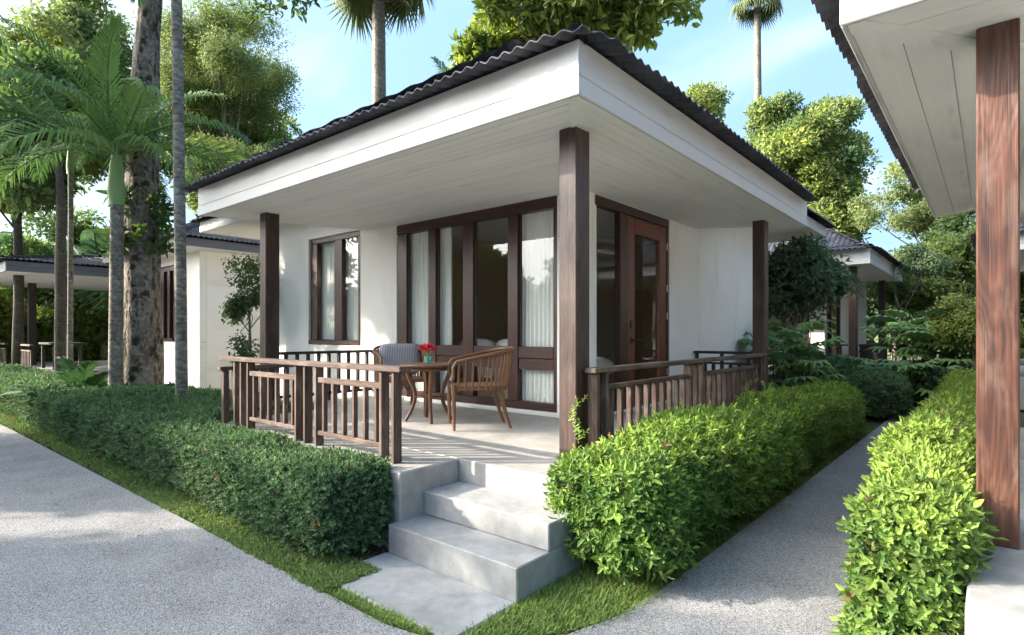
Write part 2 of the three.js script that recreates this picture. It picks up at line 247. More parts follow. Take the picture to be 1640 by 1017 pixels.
{ // one sheet of washed pebble concrete: the broad path and the narrow one between the houses, rounded where they meet
  const pts = [[-42, 1.97], [-10, 1.95], [-6, 1.93], [-2.4, 1.91], [0.05, 1.9], [0.35, 1.84], [0.62, 1.66], [0.85, 1.36], [0.96, 1.0], [1.0, 0.4], [1.05, -3], [1.1, -8], [1.15, -13], [2.0, -13], [2.0, -8], [2.03, -3], [2.06, 1.6], [2.3, 1.85], [3.2, 1.95], [14, 2.0], [14, 8.2], [-42, 8.2]];
  pathSlab('path', pts);
}

// ---------------------------------------------------------------- houses
const TAN = Math.tan(0.602);
const KICK = 0.45, KT = 0.27;                         // the eave course lies flatter than the roof above it
function roofSlope(roof, P0, U, N, L, eaveY, pitchTan, sheetW, course, maxRun = 99, wave = 0.12, amp = 0.0145, kick = false) {
  const rise = (v) => (kick ? (v < KICK ? v * KT : KICK * KT + (v - KICK) * pitchTan) : v * pitchTan), edges = []; for (let e = 0; e < Math.min(maxRun, L / 2); e += kick && !e ? KICK : course) edges.push(e); edges.push(Math.min(maxRun, L / 2));
  // corrugated sheets laid in courses on one slope of a hip roof; P0 corner, U along the eave, N inwards
  const nS = Math.max(1, Math.round(L / sheetW)), w = L / nS, per = Math.max(2, Math.round(w / wave)), R = Math.min(maxRun, L / 2);
  for (let c = 0; c + 1 < edges.length; c++) for (let s = 0; s < nS; s++) {
    const u0 = s * w, u1 = u0 + w, top = Math.min(R, edges[c + 1] + (kick && !c ? 0 : 0.1)), lo = edges[c];
    if (Math.max(Math.min(u1, L - u0), 0) <= lo && Math.min(Math.max(u0, 0), L - u1) <= lo && Math.min(u1, L - u0) <= lo) continue;
    const nu = per * 6, P = [], UV = [], I = [], ox = U[0] * (u0 + u1) / 2, oz = U[1] * (u0 + u1) / 2, oy = eaveY + rise(lo), jit = rr(-0.004, 0.004), jl = rr(-0.012, 0.012);
    const hip = (u) => Math.max(0, Math.min(u, L - u, R));
    for (const side of [0, 1]) for (let j = 0; j < 3; j++) for (let i = 0; i <= nu; i++) {
      let u = lerp(u0, u1, i / nu); if (kick) u = clamp(u, 0.123, L - 0.123); const dC = Math.min(u, L - u); let v = Math.min(Math.max(lerp(lo + jl, top, j / 2), kick ? 0.19 * (1 - dC / 0.35) : 0), hip(u)); if (hip(u) <= lo) v = hip(u);
      const y = eaveY + rise(v) + amp * Math.cos((u / w) * per * 6.2832) + 0.02 * (1 - j / 2) * (c > 0 ? 1 : 0.4) + jit - side * 0.008;
      P.push(U[0] * u + N[0] * v - ox - N[0] * lo, y - oy, U[1] * u + N[1] * v - oz - N[1] * lo); UV.push(u + c * 0.3, v * 1.2);
    }
    const q = (side, j, i) => side * 3 * (nu + 1) + j * (nu + 1) + i;
    for (let j = 0; j < 2; j++) for (let i = 0; i < nu; i++) { I.push(q(0, j, i), q(0, j, i + 1), q(0, j + 1, i), q(0, j + 1, i), q(0, j, i + 1), q(0, j + 1, i + 1)); I.push(q(1, j, i), q(1, j + 1, i), q(1, j, i + 1), q(1, j + 1, i), q(1, j + 1, i + 1), q(1, j, i + 1)); }
    const g = new THREE.BufferGeometry(); g.setAttribute('position', new THREE.Float32BufferAttribute(P, 3)); g.setAttribute('uv', new THREE.Float32BufferAttribute(UV, 2)); g.setIndex(I); g.computeVertexNormals();
    const lip = [], luv = []; for (let i = 0; i < nu; i++) for (const [sd, k] of [[0, i], [1, i], [0, i + 1], [0, i + 1], [1, i], [1, i + 1]]) { const b = q(sd, 0, k) * 3; lip.push(P[b], P[b + 1], P[b + 2]); luv.push(k * 0.02, sd * 0.01); }
    const lg = fromTris(lip, luv), full = mergeGeometries([g.toNonIndexed(), lg]);
    addMesh(roof, 'roof_tile', full, M.tile, [P0[0] + ox + N[0] * lo, oy, P0[1] + oz + N[1] * lo]);
  }
}
const capGeo = (() => { const P = [], UV = []; const n = 8; for (let i = 0; i < n; i++) { const a = (i / n) * Math.PI, b = ((i + 1) / n) * Math.PI, r0 = 0.085, r1 = 0.07; const f = (w, r, z) => [Math.cos(w) * r, Math.sin(w) * r * 0.85 - 0.03, z]; for (const [p, u, v] of [[f(a, r0, 0), a * 0.1, 0], [f(b, r0, 0), b * 0.1, 0], [f(b, r1, 0.42), b * 0.1, 0.4], [f(a, r0, 0), a * 0.1, 0], [f(b, r1, 0.42), b * 0.1, 0.4], [f(a, r1, 0.42), a * 0.1, 0.4]]) { P.push(...p); UV.push(u, v); } } return fromTris(P, UV); })();
function ridge(roof, a, b) { const A = V(...a), D = V(...b).sub(A), n = Math.max(1, Math.floor(D.length() / 0.36)); D.normalize(); for (let i = 0; i < n; i++) { const p = A.clone().addScaledVector(D, i * 0.36), o = addMesh(roof, 'ridge_cap', capGeo, M.tile, [p.x, p.y + 0.012 * (i % 2), p.z]); o.quaternion.setFromUnitVectors(V(0, 0, 1), D); } }
function hipRoof(house, x0, x1, z0, z1, eaveY, pt, sides, sheetW = 0.48, course = 1.15, kick = false) {
  const roof = new THREE.Group(); roof.name = 'roof'; house.add(roof); ORG.set(roof, ORG.get(house));
  const LX = x1 - x0, LZ = z1 - z0, R = Math.min(LX, LZ) / 2, rise = (v) => (kick ? (v < KICK ? v * KT : KICK * KT + (v - KICK) * pt) : v * pt), top = eaveY + rise(R);
  const todo = { front: [[x0, z1], [1, 0], [0, -1], LX], right: [[x1, z1], [0, -1], [-1, 0], LZ], back: [[x1, z0], [-1, 0], [0, 1], LX], left: [[x0, z0], [0, 1], [1, 0], LZ] };
  for (const k of ['front', 'right', 'back', 'left']) { const fine = sides.includes(k), [p, u, n, l] = todo[k]; roofSlope(roof, p, u, n, l, eaveY, pt, fine ? sheetW : l / 2, fine ? course : 99, R, fine ? 0.12 : 0.24, 0.0145, kick && fine); }
  const e = 0.02; for (const [cx, cz, dx, dz] of [[x1, z1, -1, -1], [x0, z1, 1, -1], [x1, z0, -1, 1], [x0, z0, 1, 1]]) { const k0 = kick ? KICK : 0.12; if (kick) ridge(roof, [cx + dx * 0.17, eaveY + e - 0.015 + rise(0.17), cz + dz * 0.17], [cx + dx * KICK, eaveY + e + rise(KICK), cz + dz * KICK]); ridge(roof, [cx + dx * k0, eaveY + e + rise(k0), cz + dz * k0], [cx + dx * R, top + e, cz + dz * R]); }
  if (LX > LZ + 0.5) ridge(roof, [x0 + R, top + e, (z0 + z1) / 2], [x1 - R, top + e, (z0 + z1) / 2]); else if (LZ > LX + 0.5) ridge(roof, [(x0 + x1) / 2, top + e, z0 + R], [(x0 + x1) / 2, top + e, z1 - R]);
  return roof;
}
// shared builder: porch roof with posts at one corner of a plastered body; x may be mirrored (mx = -1)
function buildHouse(label, group, { mx = 1, ox = 0, oy = 0, oz = 0, main = false, tileW = 0.48, boards = true, boardW = 0.1, postMat = M.post, fine, fx = 0.36 }) {
  const X = (x) => mx * x + ox, Z = (z) => z + oz, Y = (y) => y + oy;
  const h = thing('bungalow', label, 'house', [X(-4.5), 0, Z(-5)], group);
  const b = (name, m, x0, x1, y0, y1, z0, z1, c, parent = h) => B(parent, name, m, X(x0), X(x1), Y(y0), Y(y1), Z(z0), Z(z1), c);
  const S = 3.207, WT = 3.9;
  // walls: front with window and glazing openings, right side with the door opening, back and far side
  const fw = -1.75, sw = -1.05, t = 0.16, base = -0.1;
  b('wall', M.wall, -8.2, -6.96, base, WT, fw - t, fw, 0.006); b('wall', M.wall, -6.96, -5.38, base, 1.35, fw - t, fw, 0.006); b('wall', M.wall, -6.96, -5.38, 3.25, WT, fw - t, fw, 0.006);
  b('wall', M.wall, -5.38, -4.446, base, WT, fw - t, fw, 0.006); b('wall', M.wall, -4.446, -1.44, 3.2, WT, fw - t, fw, 0.006); b('wall', M.wall, -4.446, -1.44, base, 0.6, fw - t, fw, 0.006); b('wall', M.wall, -1.44, sw, base, WT, fw - t, fw, 0.006);
  b('wall', M.wall, sw - t, sw, base, WT, -1.98, fw - t - 0.002, 0.006); b('wall', M.wall, sw - t, sw, 3.2, WT, -4.02, -1.98, 0.006); b('wall', M.wall, sw - t, sw, base, 0.575, -4.02, -1.98, 0.004);
  b('wall', M.wall, sw - t, sw, base, WT, -5.1, -4.02, 0.006); b('wall', M.wall, sw - t, sw - 0.001, base, WT, -8.8, -5.106, 0.006);
  b('wall', M.wall, -8.2, -8.2 + t, base, WT, -8.8 + t, fw - t - 0.002, 0.006); b('wall', M.wall, -8.2, sw - t - 0.002, base, WT, -8.8, -8.8 + t, 0.006);
  // terrace and its posts
  if (mx > 0) { b('terrace', M.terrace, -5.2, 0.2, -0.1, 0.55, fw + 0.002, 0.575, 0.008); b('terrace', M.terrace, sw + 0.002, 0.2, -0.1, 0.55, -5.0, fw - 0.001, 0.008); b('terrace', M.terrace, -4.1, -0.735, -0.1, 0.547, 0.577, 1.17, 0.012); }
  else { b('terrace', M.concrete, -5.2, 0.02, -0.1, 0.55, fw + 0.002, 0.94, 0.012); b('terrace', M.concrete, sw + 0.002, 0.02, -0.1, 0.55, -5.0, fw - 0.001, 0.012); }
  for (const [x, z] of [[0, 0], [-5.06, 0], [0, -4.92]]) b('post', postMat, x - 0.17, x, 0.55, S, z - 0.2, z, 0.008);
  // fascia boards and soffit
  const fz = 0.51, ft = 0.025;
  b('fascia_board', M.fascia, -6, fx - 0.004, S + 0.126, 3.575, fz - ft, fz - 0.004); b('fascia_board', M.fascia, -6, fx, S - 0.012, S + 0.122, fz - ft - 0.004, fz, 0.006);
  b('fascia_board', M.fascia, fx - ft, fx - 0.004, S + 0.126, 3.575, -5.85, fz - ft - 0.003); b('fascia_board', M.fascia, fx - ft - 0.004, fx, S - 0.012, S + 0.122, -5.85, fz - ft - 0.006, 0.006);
  const soffit = new THREE.Group(); soffit.name = 'soffit'; h.add(soffit); ORG.set(soffit, ORG.get(h));
  const ix = fx - ft - 0.005, iz = fz - ft - 0.005, mitreX = (z) => lerp(ix, sw, (iz - z) / (iz - fw)), mitreZ = (x) => lerp(iz, fw, (ix - x) / (ix - sw));
  const leftX = (z) => lerp(-5.99, -5.19, (iz - z) / (iz + 1.62)), farZ = (x) => lerp(-5.85, -4.94, (ix - x) / (ix + 1.08));
  const poly = (pts, y0, y1, ax, name = 'soffit_board') => { const q = pts.map((p) => [X(p[0]), Z(p[1])]); addMesh(soffit, name, prism(q, Y(y0), Y(y1), ax), M.soffit, [q[0][0], 0, q[0][1]]); };
  const nf = Math.round((iz - fw) / boardW), ns = Math.round((ix - sw) / boardW), gap = 0.004;
  if (boards) {
    for (let i = 0; i < nf; i++) { const za = lerp(iz, fw, i / nf) - gap / 2, zb = lerp(iz, fw, (i + 1) / nf) + gap / 2, dy = rr(-0.0012, 0.0012); poly([[leftX(za), za], [mitreX(za) - 0.002, za], [mitreX(zb) - 0.002, zb], [leftX(zb), zb]], S + dy, S + 0.014, true); }
    for (let i = 0; i < ns; i++) { const xa = lerp(ix, sw, i / ns) - gap / 2, xb = lerp(ix, sw, (i + 1) / ns) + gap / 2, dy = rr(-0.0012, 0.0012); poly([[xa, farZ(xa)], [xa, mitreZ(xa) - 0.002], [xb, mitreZ(xb) - 0.002], [xb, farZ(xb)]], S + dy, S + 0.014, false); }
    poly([[leftX(iz), iz], [ix, iz], [sw, fw], [leftX(fw), fw]], S + 0.018, S + 0.03, true, 'soffit_backing'); poly([[ix, iz], [ix, farZ(ix)], [sw, farZ(sw)], [sw, fw]], S + 0.018, S + 0.03, false, 'soffit_backing');
    const mw = 0.075; poly([[ix, iz], [ix, iz - mw * 1.6], [sw + 0.02, fw + 0.02 - mw * 0.3], [sw - 0.02, fw + 0.03]].map((p, i) => (i === 0 ? [ix - 0.001, iz - 0.001] : p)), S - 0.012, S - 0.0015, false, 'cover_strip');
    poly([[ix, iz - 0.001], [sw - 0.025, fw + 0.03], [sw - 0.1, fw + 0.03], [ix - mw, iz - 0.001]], S - 0.0125, S - 0.0016, true, 'cover_strip');
  } else { poly([[leftX(iz), iz], [ix, iz], [sw, fw], [leftX(fw), fw]], S, S + 0.02, true); poly([[ix, iz], [ix, farZ(ix)], [sw, farZ(sw)], [sw, fw]], S, S + 0.02, false); }
  // end board of the porch roof above the wall, main eaves higher up
  const E = 3.65; // soffit of the main roof
  poly([[-10, -1.1], [-0.24, -1.1], [-0.24, -10.1], [-10, -10.1]], E, E + 0.02, true, 'eave_soffit');
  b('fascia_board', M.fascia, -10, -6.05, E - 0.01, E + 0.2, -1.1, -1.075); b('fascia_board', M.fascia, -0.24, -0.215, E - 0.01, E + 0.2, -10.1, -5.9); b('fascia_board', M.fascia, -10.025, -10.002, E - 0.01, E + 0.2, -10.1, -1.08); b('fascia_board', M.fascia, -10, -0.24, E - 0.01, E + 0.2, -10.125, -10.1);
  const [a0, a1] = [X(-6.1), X(fx + 0.2)].sort((p, q) => p - q), [c0, c1] = [X(-10.2), X(-0.05)].sort((p, q) => p - q);
  const fs = fine ?? (mx > 0 ? ['front', 'right'] : ['front', 'left']);
  hipRoof(h, a0, a1, Z(-5.75), Z(0.71), Y(3.553), 0.69, fs, tileW, 1.15, true); hipRoof(h, c0, c1, Z(-10.3), Z(-0.92), Y(3.86), 0.55, main ? ['right'] : [], 0.96, 1.6);
  return { h, b, X, Y, Z };
}
// --- the house with the open terrace
const HG = undefined;
const main = buildHouse('white bungalow with corner terrace and the glazed doors behind the wooden armchairs', 'garden bungalows', { main: true });
{
  const { h, b } = main, F = M.frame, fz = -1.775;
  const pane = (parent, x0, x1, y0, y1, z) => { const g = new THREE.PlaneGeometry(x1 - x0, y1 - y0); return addMesh(parent, 'pane', g, M.glass, [(x0 + x1) / 2, (y0 + y1) / 2, z]); };
  // glazed front: four tall leaves over a transom and low lights
  const gl = new THREE.Group(); gl.name = 'glazed_front'; h.add(gl); ORG.set(gl, ORG.get(h));
  const bar = (n, x0, x1, y0, y1, z0 = fz - 0.075, z1 = fz + 0.01) => B(gl, n, F, x0, x1, y0, y1, z0, z1, 0.006);
  bar('frame_head', -4.44, -1.445, 3.06, 3.196, fz - 0.08, fz + 0.03); bar('jamb', -4.44, -4.225, 0.62, 3.058); bar('jamb', -1.5, -1.445, 0.62, 3.058); bar('sill', -4.44, -1.445, 0.602, 0.7, fz - 0.08, fz + 0.02);
  for (const [a, c] of [[-3.735, -3.573], [-3.03, -2.83], [-2.22, -2.05]]) bar('mullion', a, c, 0.702, 3.058, fz - 0.075, fz + 0.018);
  const leaves = [[-4.225, -3.735], [-3.573, -3.03], [-2.83, -2.22], [-2.05, -1.5]];
  for (const [a, c] of leaves) {
    bar('transom', a + 0.001, c - 0.001, 1.24, 1.385); bar('transom', a + 0.001, c - 0.001, 1.1, 1.235, fz - 0.07, fz + 0.002);
    bar('glazing_bead', a + 0.001, a + 0.02, 1.387, 3.056, fz - 0.05, fz - 0.012); bar('glazing_bead', c - 0.02, c - 0.001, 1.387, 3.056, fz - 0.05, fz - 0.012);
    pane(gl, a, c, 1.385, 3.06, fz - 0.03); pane(gl, a, c, 0.7, 1.1, fz - 0.032);
  }
  // window
  const w = new THREE.Group(); w.name = 'window'; h.add(w); ORG.set(w, ORG.get(h));
  const wb = (n, x0, x1, y0, y1, d = 0) => B(w, n, F, x0, x1, y0, y1, -1.87, -1.79 + d, 0.006);
  wb('frame', -6.955, -5.385, 3.16, 3.246); wb('sill', -6.955, -5.385, 1.353, 1.43, 0.05); wb('frame', -6.955, -6.74, 1.432, 3.158); wb('frame', -5.5, -5.385, 1.432, 3.158); wb('mullion', -6.18, -5.95, 1.432, 3.158, 0.012);
  pane(w, -6.74, -6.18, 1.43, 3.16, -1.82); pane(w, -5.95, -5.5, 1.43, 3.16, -1.821);
  // side light and door
  const sx = -1.075, SB = (p, n, m, z0, z1, y0, y1, d0 = 0.07, d1 = 0.01, c = 0.006) => B(p, n, m, sx - d0, sx + d1, y0, y1, z0, z1, c);
  const sl = new THREE.Group(); sl.name = 'side_light'; h.add(sl); ORG.set(sl, ORG.get(h));
  SB(sl, 'frame_head', F, -4.015, -1.985, 3.08, 3.196, 0.08, 0.02); SB(sl, 'jamb', M.linen, -2.04, -1.985, 0.58, 3.078); SB(sl, 'mullion', F, -2.81, -2.6, 0.58, 3.078, 0.075, 0.015); SB(sl, 'jamb', F, -4.015, -3.96, 0.58, 3.078, 0.075, 0.015); SB(sl, 'sill', F, -2.598, -2.042, 0.58, 0.68);
  const zpane = (p, z0, z1, y0, y1) => { const g = new THREE.PlaneGeometry(z1 - z0, y1 - y0); g.rotateY(Math.PI / 2); return addMesh(p, 'pane', g, M.glass, [sx - 0.03, (y0 + y1) / 2, (z0 + z1) / 2]); };
  zpane(sl, -2.6, -2.04, 0.68, 3.08);
  const dr = new THREE.Group(); dr.name = 'door'; h.add(dr); ORG.set(dr, ORG.get(h));
  SB(dr, 'stile', M.door, -3.0, -2.815, 0.585, 3.075, 0.05, 0.004); SB(dr, 'stile', M.door, -3.955, -3.74, 0.585, 3.075, 0.05, 0.004); SB(dr, 'top_rail', M.door, -3.738, -3.002, 2.86, 3.075, 0.05, 0.002); SB(dr, 'bottom_rail', M.door, -3.738, -3.002, 0.585, 0.82, 0.05, 0.002);
  zpane(dr, -3.74, -3.0, 0.82, 2.86);
  for (const y of [0.95, 1.75, 2.15, 2.75]) SB(dr, 'hinge', M.steel, -3.975, -3.945, y, y + 0.1, -0.004, 0.022, 0.004);
  const hd = new THREE.Group(); hd.name = 'handle'; dr.add(hd); ORG.set(hd, ORG.get(dr));
  B(hd, 'lock_plate', M.metal, sx + 0.005, sx + 0.02, 1.62, 1.72, -2.94, -2.87, 0.006); B(hd, 'lever_plate', M.metal, sx + 0.005, sx + 0.02, 1.42, 1.5, -2.935, -2.875, 0.006);
  addMesh(hd, 'lever', tube(curvePts([[0, 0, 0], [0.05, 0, 0], [0.06, 0, -0.02], [0.06, -0.002, -0.13]], 10), Array(11).fill(0.009), 8), M.metal, [sx + 0.018, 1.46, -2.905]);
  // wall base ledge under the glazing, joint cover on the side wall
  b('ledge', M.wall, -4.44, -1.06, 0.552, 0.598, -1.748, -1.70, 0.006);
  // room inside
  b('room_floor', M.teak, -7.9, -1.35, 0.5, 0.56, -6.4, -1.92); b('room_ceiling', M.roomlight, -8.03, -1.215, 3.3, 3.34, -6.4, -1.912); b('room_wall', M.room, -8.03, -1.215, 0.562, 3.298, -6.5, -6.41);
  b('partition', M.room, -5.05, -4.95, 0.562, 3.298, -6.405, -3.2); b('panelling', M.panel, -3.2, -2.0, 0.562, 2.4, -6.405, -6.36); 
}
function curtain(label, pts, y0, y1, folds, parentAxis = 'x') { // pts: [a0,a1,c] along x at z=c, or along z at x=c
  const [a0, a1, c] = pts, n = folds * 8, P = [], UV = [], I = [], mid = (a0 + a1) / 2; const rows = 5;
  for (let j = 0; j <= rows; j++) for (let i = 0; i <= n; i++) { const s = i / n, a = lerp(a0, a1, s) - mid, w = (0.022 + 0.02 * vnoise(s * 5, 3, 99, 99, 41)) * Math.sin(s * folds * 6.283 + 1.4 * vnoise(s * 7, j * 0.3, 99, 99, 43)) * lerp(1, 0.55, j / rows); const y = lerp(0, y1 - y0, j / rows); if (parentAxis === 'x') P.push(a, y, w); else P.push(w, y, a); UV.push(s, j / rows); }
  for (let j = 0; j < rows; j++) for (let i = 0; i < n; i++) { const q = j * (n + 1) + i; I.push(q, q + 1, q + n + 1, q + n + 1, q + 1, q + n + 2); }
  const g = new THREE.BufferGeometry(); g.setAttribute('position', new THREE.Float32BufferAttribute(P, 3)); g.setAttribute('uv', new THREE.Float32BufferAttribute(UV, 2)); g.setIndex(I); g.computeVertexNormals();
  const o = addMesh(scene, numbered('curtain'), g, M.curtain, parentAxis === 'x' ? [mid, y0, c] : [c, y0, mid]); o.userData = { label, category: 'curtain', group: 'white curtains' };
}
curtain('white curtain filling the leaf of the glazed front beside the plain wall', [-4.3, -3.76, -1.895], 0.6, 3.28, 7);
curtain('narrow gathered white curtain hanging in the second leaf of the glazed front', [-3.66, -3.38, -1.9], 0.6, 3.28, 5);
curtain('wide white curtain behind the glazed leaf at the corner post', [-2.08, -1.47, -1.895], 0.6, 3.28, 9);
curtain('white curtain behind the window pane farther from the glazed front', [-6.8, -6.12, -1.93], 1.44, 3.28, 8);
curtain('white curtain behind the window pane nearer the glazed front', [-6.05, -5.42, -1.925], 1.44, 3.28, 8);
curtain('white curtain edge inside the side light next to the door', [-2.22, -1.99, -1.21], 0.7, 3.28, 4, 'z');
{
  const bed = thing('bed', 'white made-up bed seen through the glazed front', 'bed', [-3.1, 0.56, -3.4]);
  B(bed, 'bed_base', M.panel, -4.1, -1.9, 0.562, 0.86, -4.3, -2.5, 0.01);
  const soft = (x, y, z, sx, sy, sz, s) => { const g = new THREE.SphereGeometry(1, 28, 18); const p = g.attributes.position; for (let i = 0; i < p.count; i++) { const f = (q) => Math.sign(q) * Math.pow(Math.abs(q), 0.55); const a = p.getX(i), b = p.getY(i), c = p.getZ(i), k = 1 + 0.07 * (n3(a * 3 + s, b * 3, c * 3, s) - 0.5); p.setXYZ(i, f(a) * sx * k, f(b) * sy * k, f(c) * sz * k); } g.computeVertexNormals(); return [g, [x, y, z]]; };
  let [g, p] = soft(-3.0, 1.02, -3.4, 1.12, 0.18, 0.92, 3); addMesh(bed, 'duvet', g, M.linen, p);
  for (const [x, z, r] of [[-3.55, -2.6, 0.1], [-2.85, -2.62, -0.1], [-2.2, -2.6, 0.05]]) { [g, p] = soft(x, 1.27, z, 0.34, 0.2, 0.13, x * 7); const o = addMesh(bed, 'pillow', g, M.linen, p); o.rotation.set(-0.3, r, 0); }
}

// --- neighbours
const right = buildHouse('bungalow beside the narrow path with a reddish wooden post on a concrete base', 'garden bungalows', { mx: -1, ox: 2.464, fx: 0.53, oy: -0.08, boardW: 0.2, postMat: M.redpost, tileW: 0.48, fine: ['front', 'left'] });
const far = buildHouse('white bungalow half hidden by shrubs at the end of the long leafy hedge', 'garden bungalows', { oz: -12.35, boards: false, tileW: 0.48 });
const farRight = buildHouse('bungalow showing one eave corner behind the reddish post', 'garden bungalows', { mx: -1, ox: 2.75, oy: 0.1, oz: -12.6, boards: false, tileW: 0.48, fine: ['front'] });
for (const H of [far, right, farRight]) { // closed dark doors and glazing of the neighbours
  const { h, b } = H;
  const F = M.frame;
  b('glazed_panel', M.glass, -4.44, -1.445, 0.7, 3.06, -1.82, -1.815, 0.001); for (const x of [-4.44, -3.7, -2.95, -2.2, -1.5]) b('mullion', F, x, x + 0.11, 0.602, 3.196, -1.86, -1.77, 0.005);
  b('glazed_panel', M.glass, -1.115, -1.11, 0.68, 3.06, -3.96, -2.0, 0.001); for (const z of [-4.015, -2.81, -2.1]) b('mullion', F, -1.15, -1.06, 0.58, 3.196, z, z + 0.11, 0.005);
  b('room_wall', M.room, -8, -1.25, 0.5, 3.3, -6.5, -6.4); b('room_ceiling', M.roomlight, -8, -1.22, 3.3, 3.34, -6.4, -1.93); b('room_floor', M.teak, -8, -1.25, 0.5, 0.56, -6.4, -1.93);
  b('pane', M.glass, -6.9, -5.45, 1.4, 3.2, -1.83, -1.825, 0.001); b('mullion', F, -6.25, -6.05, 1.36, 3.24, -1.86, -1.79, 0.005);
}
// house beyond the palms with its own lean-to porch
{
  const h = thing('bungalow', 'white bungalow behind the thick bark trunk with a flat-looking porch roof', 'house', [-15, 0, -5], 'garden bungalows');
  const W = M.wall;
  B(h, 'wall', W, -15.6, -12.8, -0.1, 1.32, -2.32, -2.16, 0.006); B(h, 'wall', W, -14.34, -12.8, 1.322, 3.9, -2.32, -2.16, 0.006); B(h, 'wall', W, -17, -15.602, -0.1, 3.9, -2.32, -2.16, 0.006); B(h, 'wall', W, -15.6, -14.342, 3.42, 3.9, -2.32, -2.16, 0.006);
  B(h, 'wall', W, -12.96, -12.8, -0.1, 3.9, -9, -2.322, 0.006); B(h, 'wall', W, -17, -12.962, -0.1, 3.9, -9.16, -9.0, 0.006); B(h, 'wall', W, -17.16, -17.0, -0.1, 3.9, -9.16, -2.16, 0.006);
  const w = new THREE.Group(); w.name = 'window'; h.add(w); ORG.set(w, ORG.get(h));
  for (const [a, c] of [[-15.58, -15.3], [-15.02, -14.86], [-14.58, -14.35]]) B(w, 'frame', M.frame, a, c, 1.34, 3.4, -2.26, -2.18, 0.006);
  B(w, 'frame', M.frame, -15.3, -14.58, 3.28, 3.4, -2.27, -2.185); B(w, 'sill', M.frame, -15.3, -14.58, 1.34, 1.42, -2.27, -2.15);
  const g = new THREE.PlaneGeometry(0.8, 1.9); addMesh(w, 'pane', g, M.glass, [-14.95, 2.36, -2.23]);
  const sof = (x0, x1, z0, z1, y) => B(h, 'soffit', M.soffit, x0, x1, y, y + 0.02, z0, z1, 0.003);
  sof(-18.0, -12.1, -9.8, -1.45, 3.65);
  B(h, 'fascia_board', M.shadedFascia, -18, -12.1, 3.64, 3.84, -1.45, -1.42); B(h, 'fascia_board', M.shadedFascia, -12.1, -12.07, 3.64, 3.84, -9.8, -1.42);
  hipRoof(h, -18.1, -11.92, -9.95, -1.25, 3.86, 0.5, ['front', 'right'], 0.96, 1.5);
  sof(-24, -17.3, -5, 0.86, 3.207);
  B(h, 'fascia_board', M.shadedFascia, -24, -17.3, 3.195, 3.47, 0.86, 0.89); B(h, 'fascia_board', M.shadedFascia, -17.3, -17.27, 3.195, 3.33, -5, 0.888); B(h, 'fascia_board', M.shadedFascia, -17.305, -17.276, 3.334, 3.47, -5, 0.885);
  hipRoof(h, -24.2, -17.12, -5.2, 1.07, 3.5, 0.2, ['front', 'right'], 0.96, 2);
  for (const [x, z] of [[-21.5, -0.3], [-17.65, -0.4], [-17.65, -3.4]]) B(h, 'post', M.darkrail, x - 0.2, x, 0.5, 3.2, z - 0.2, z, 0.008);
  B(h, 'terrace', M.concrete, -24, -17.3, -0.1, 0.5, -5, 0.5, 0.01);
}

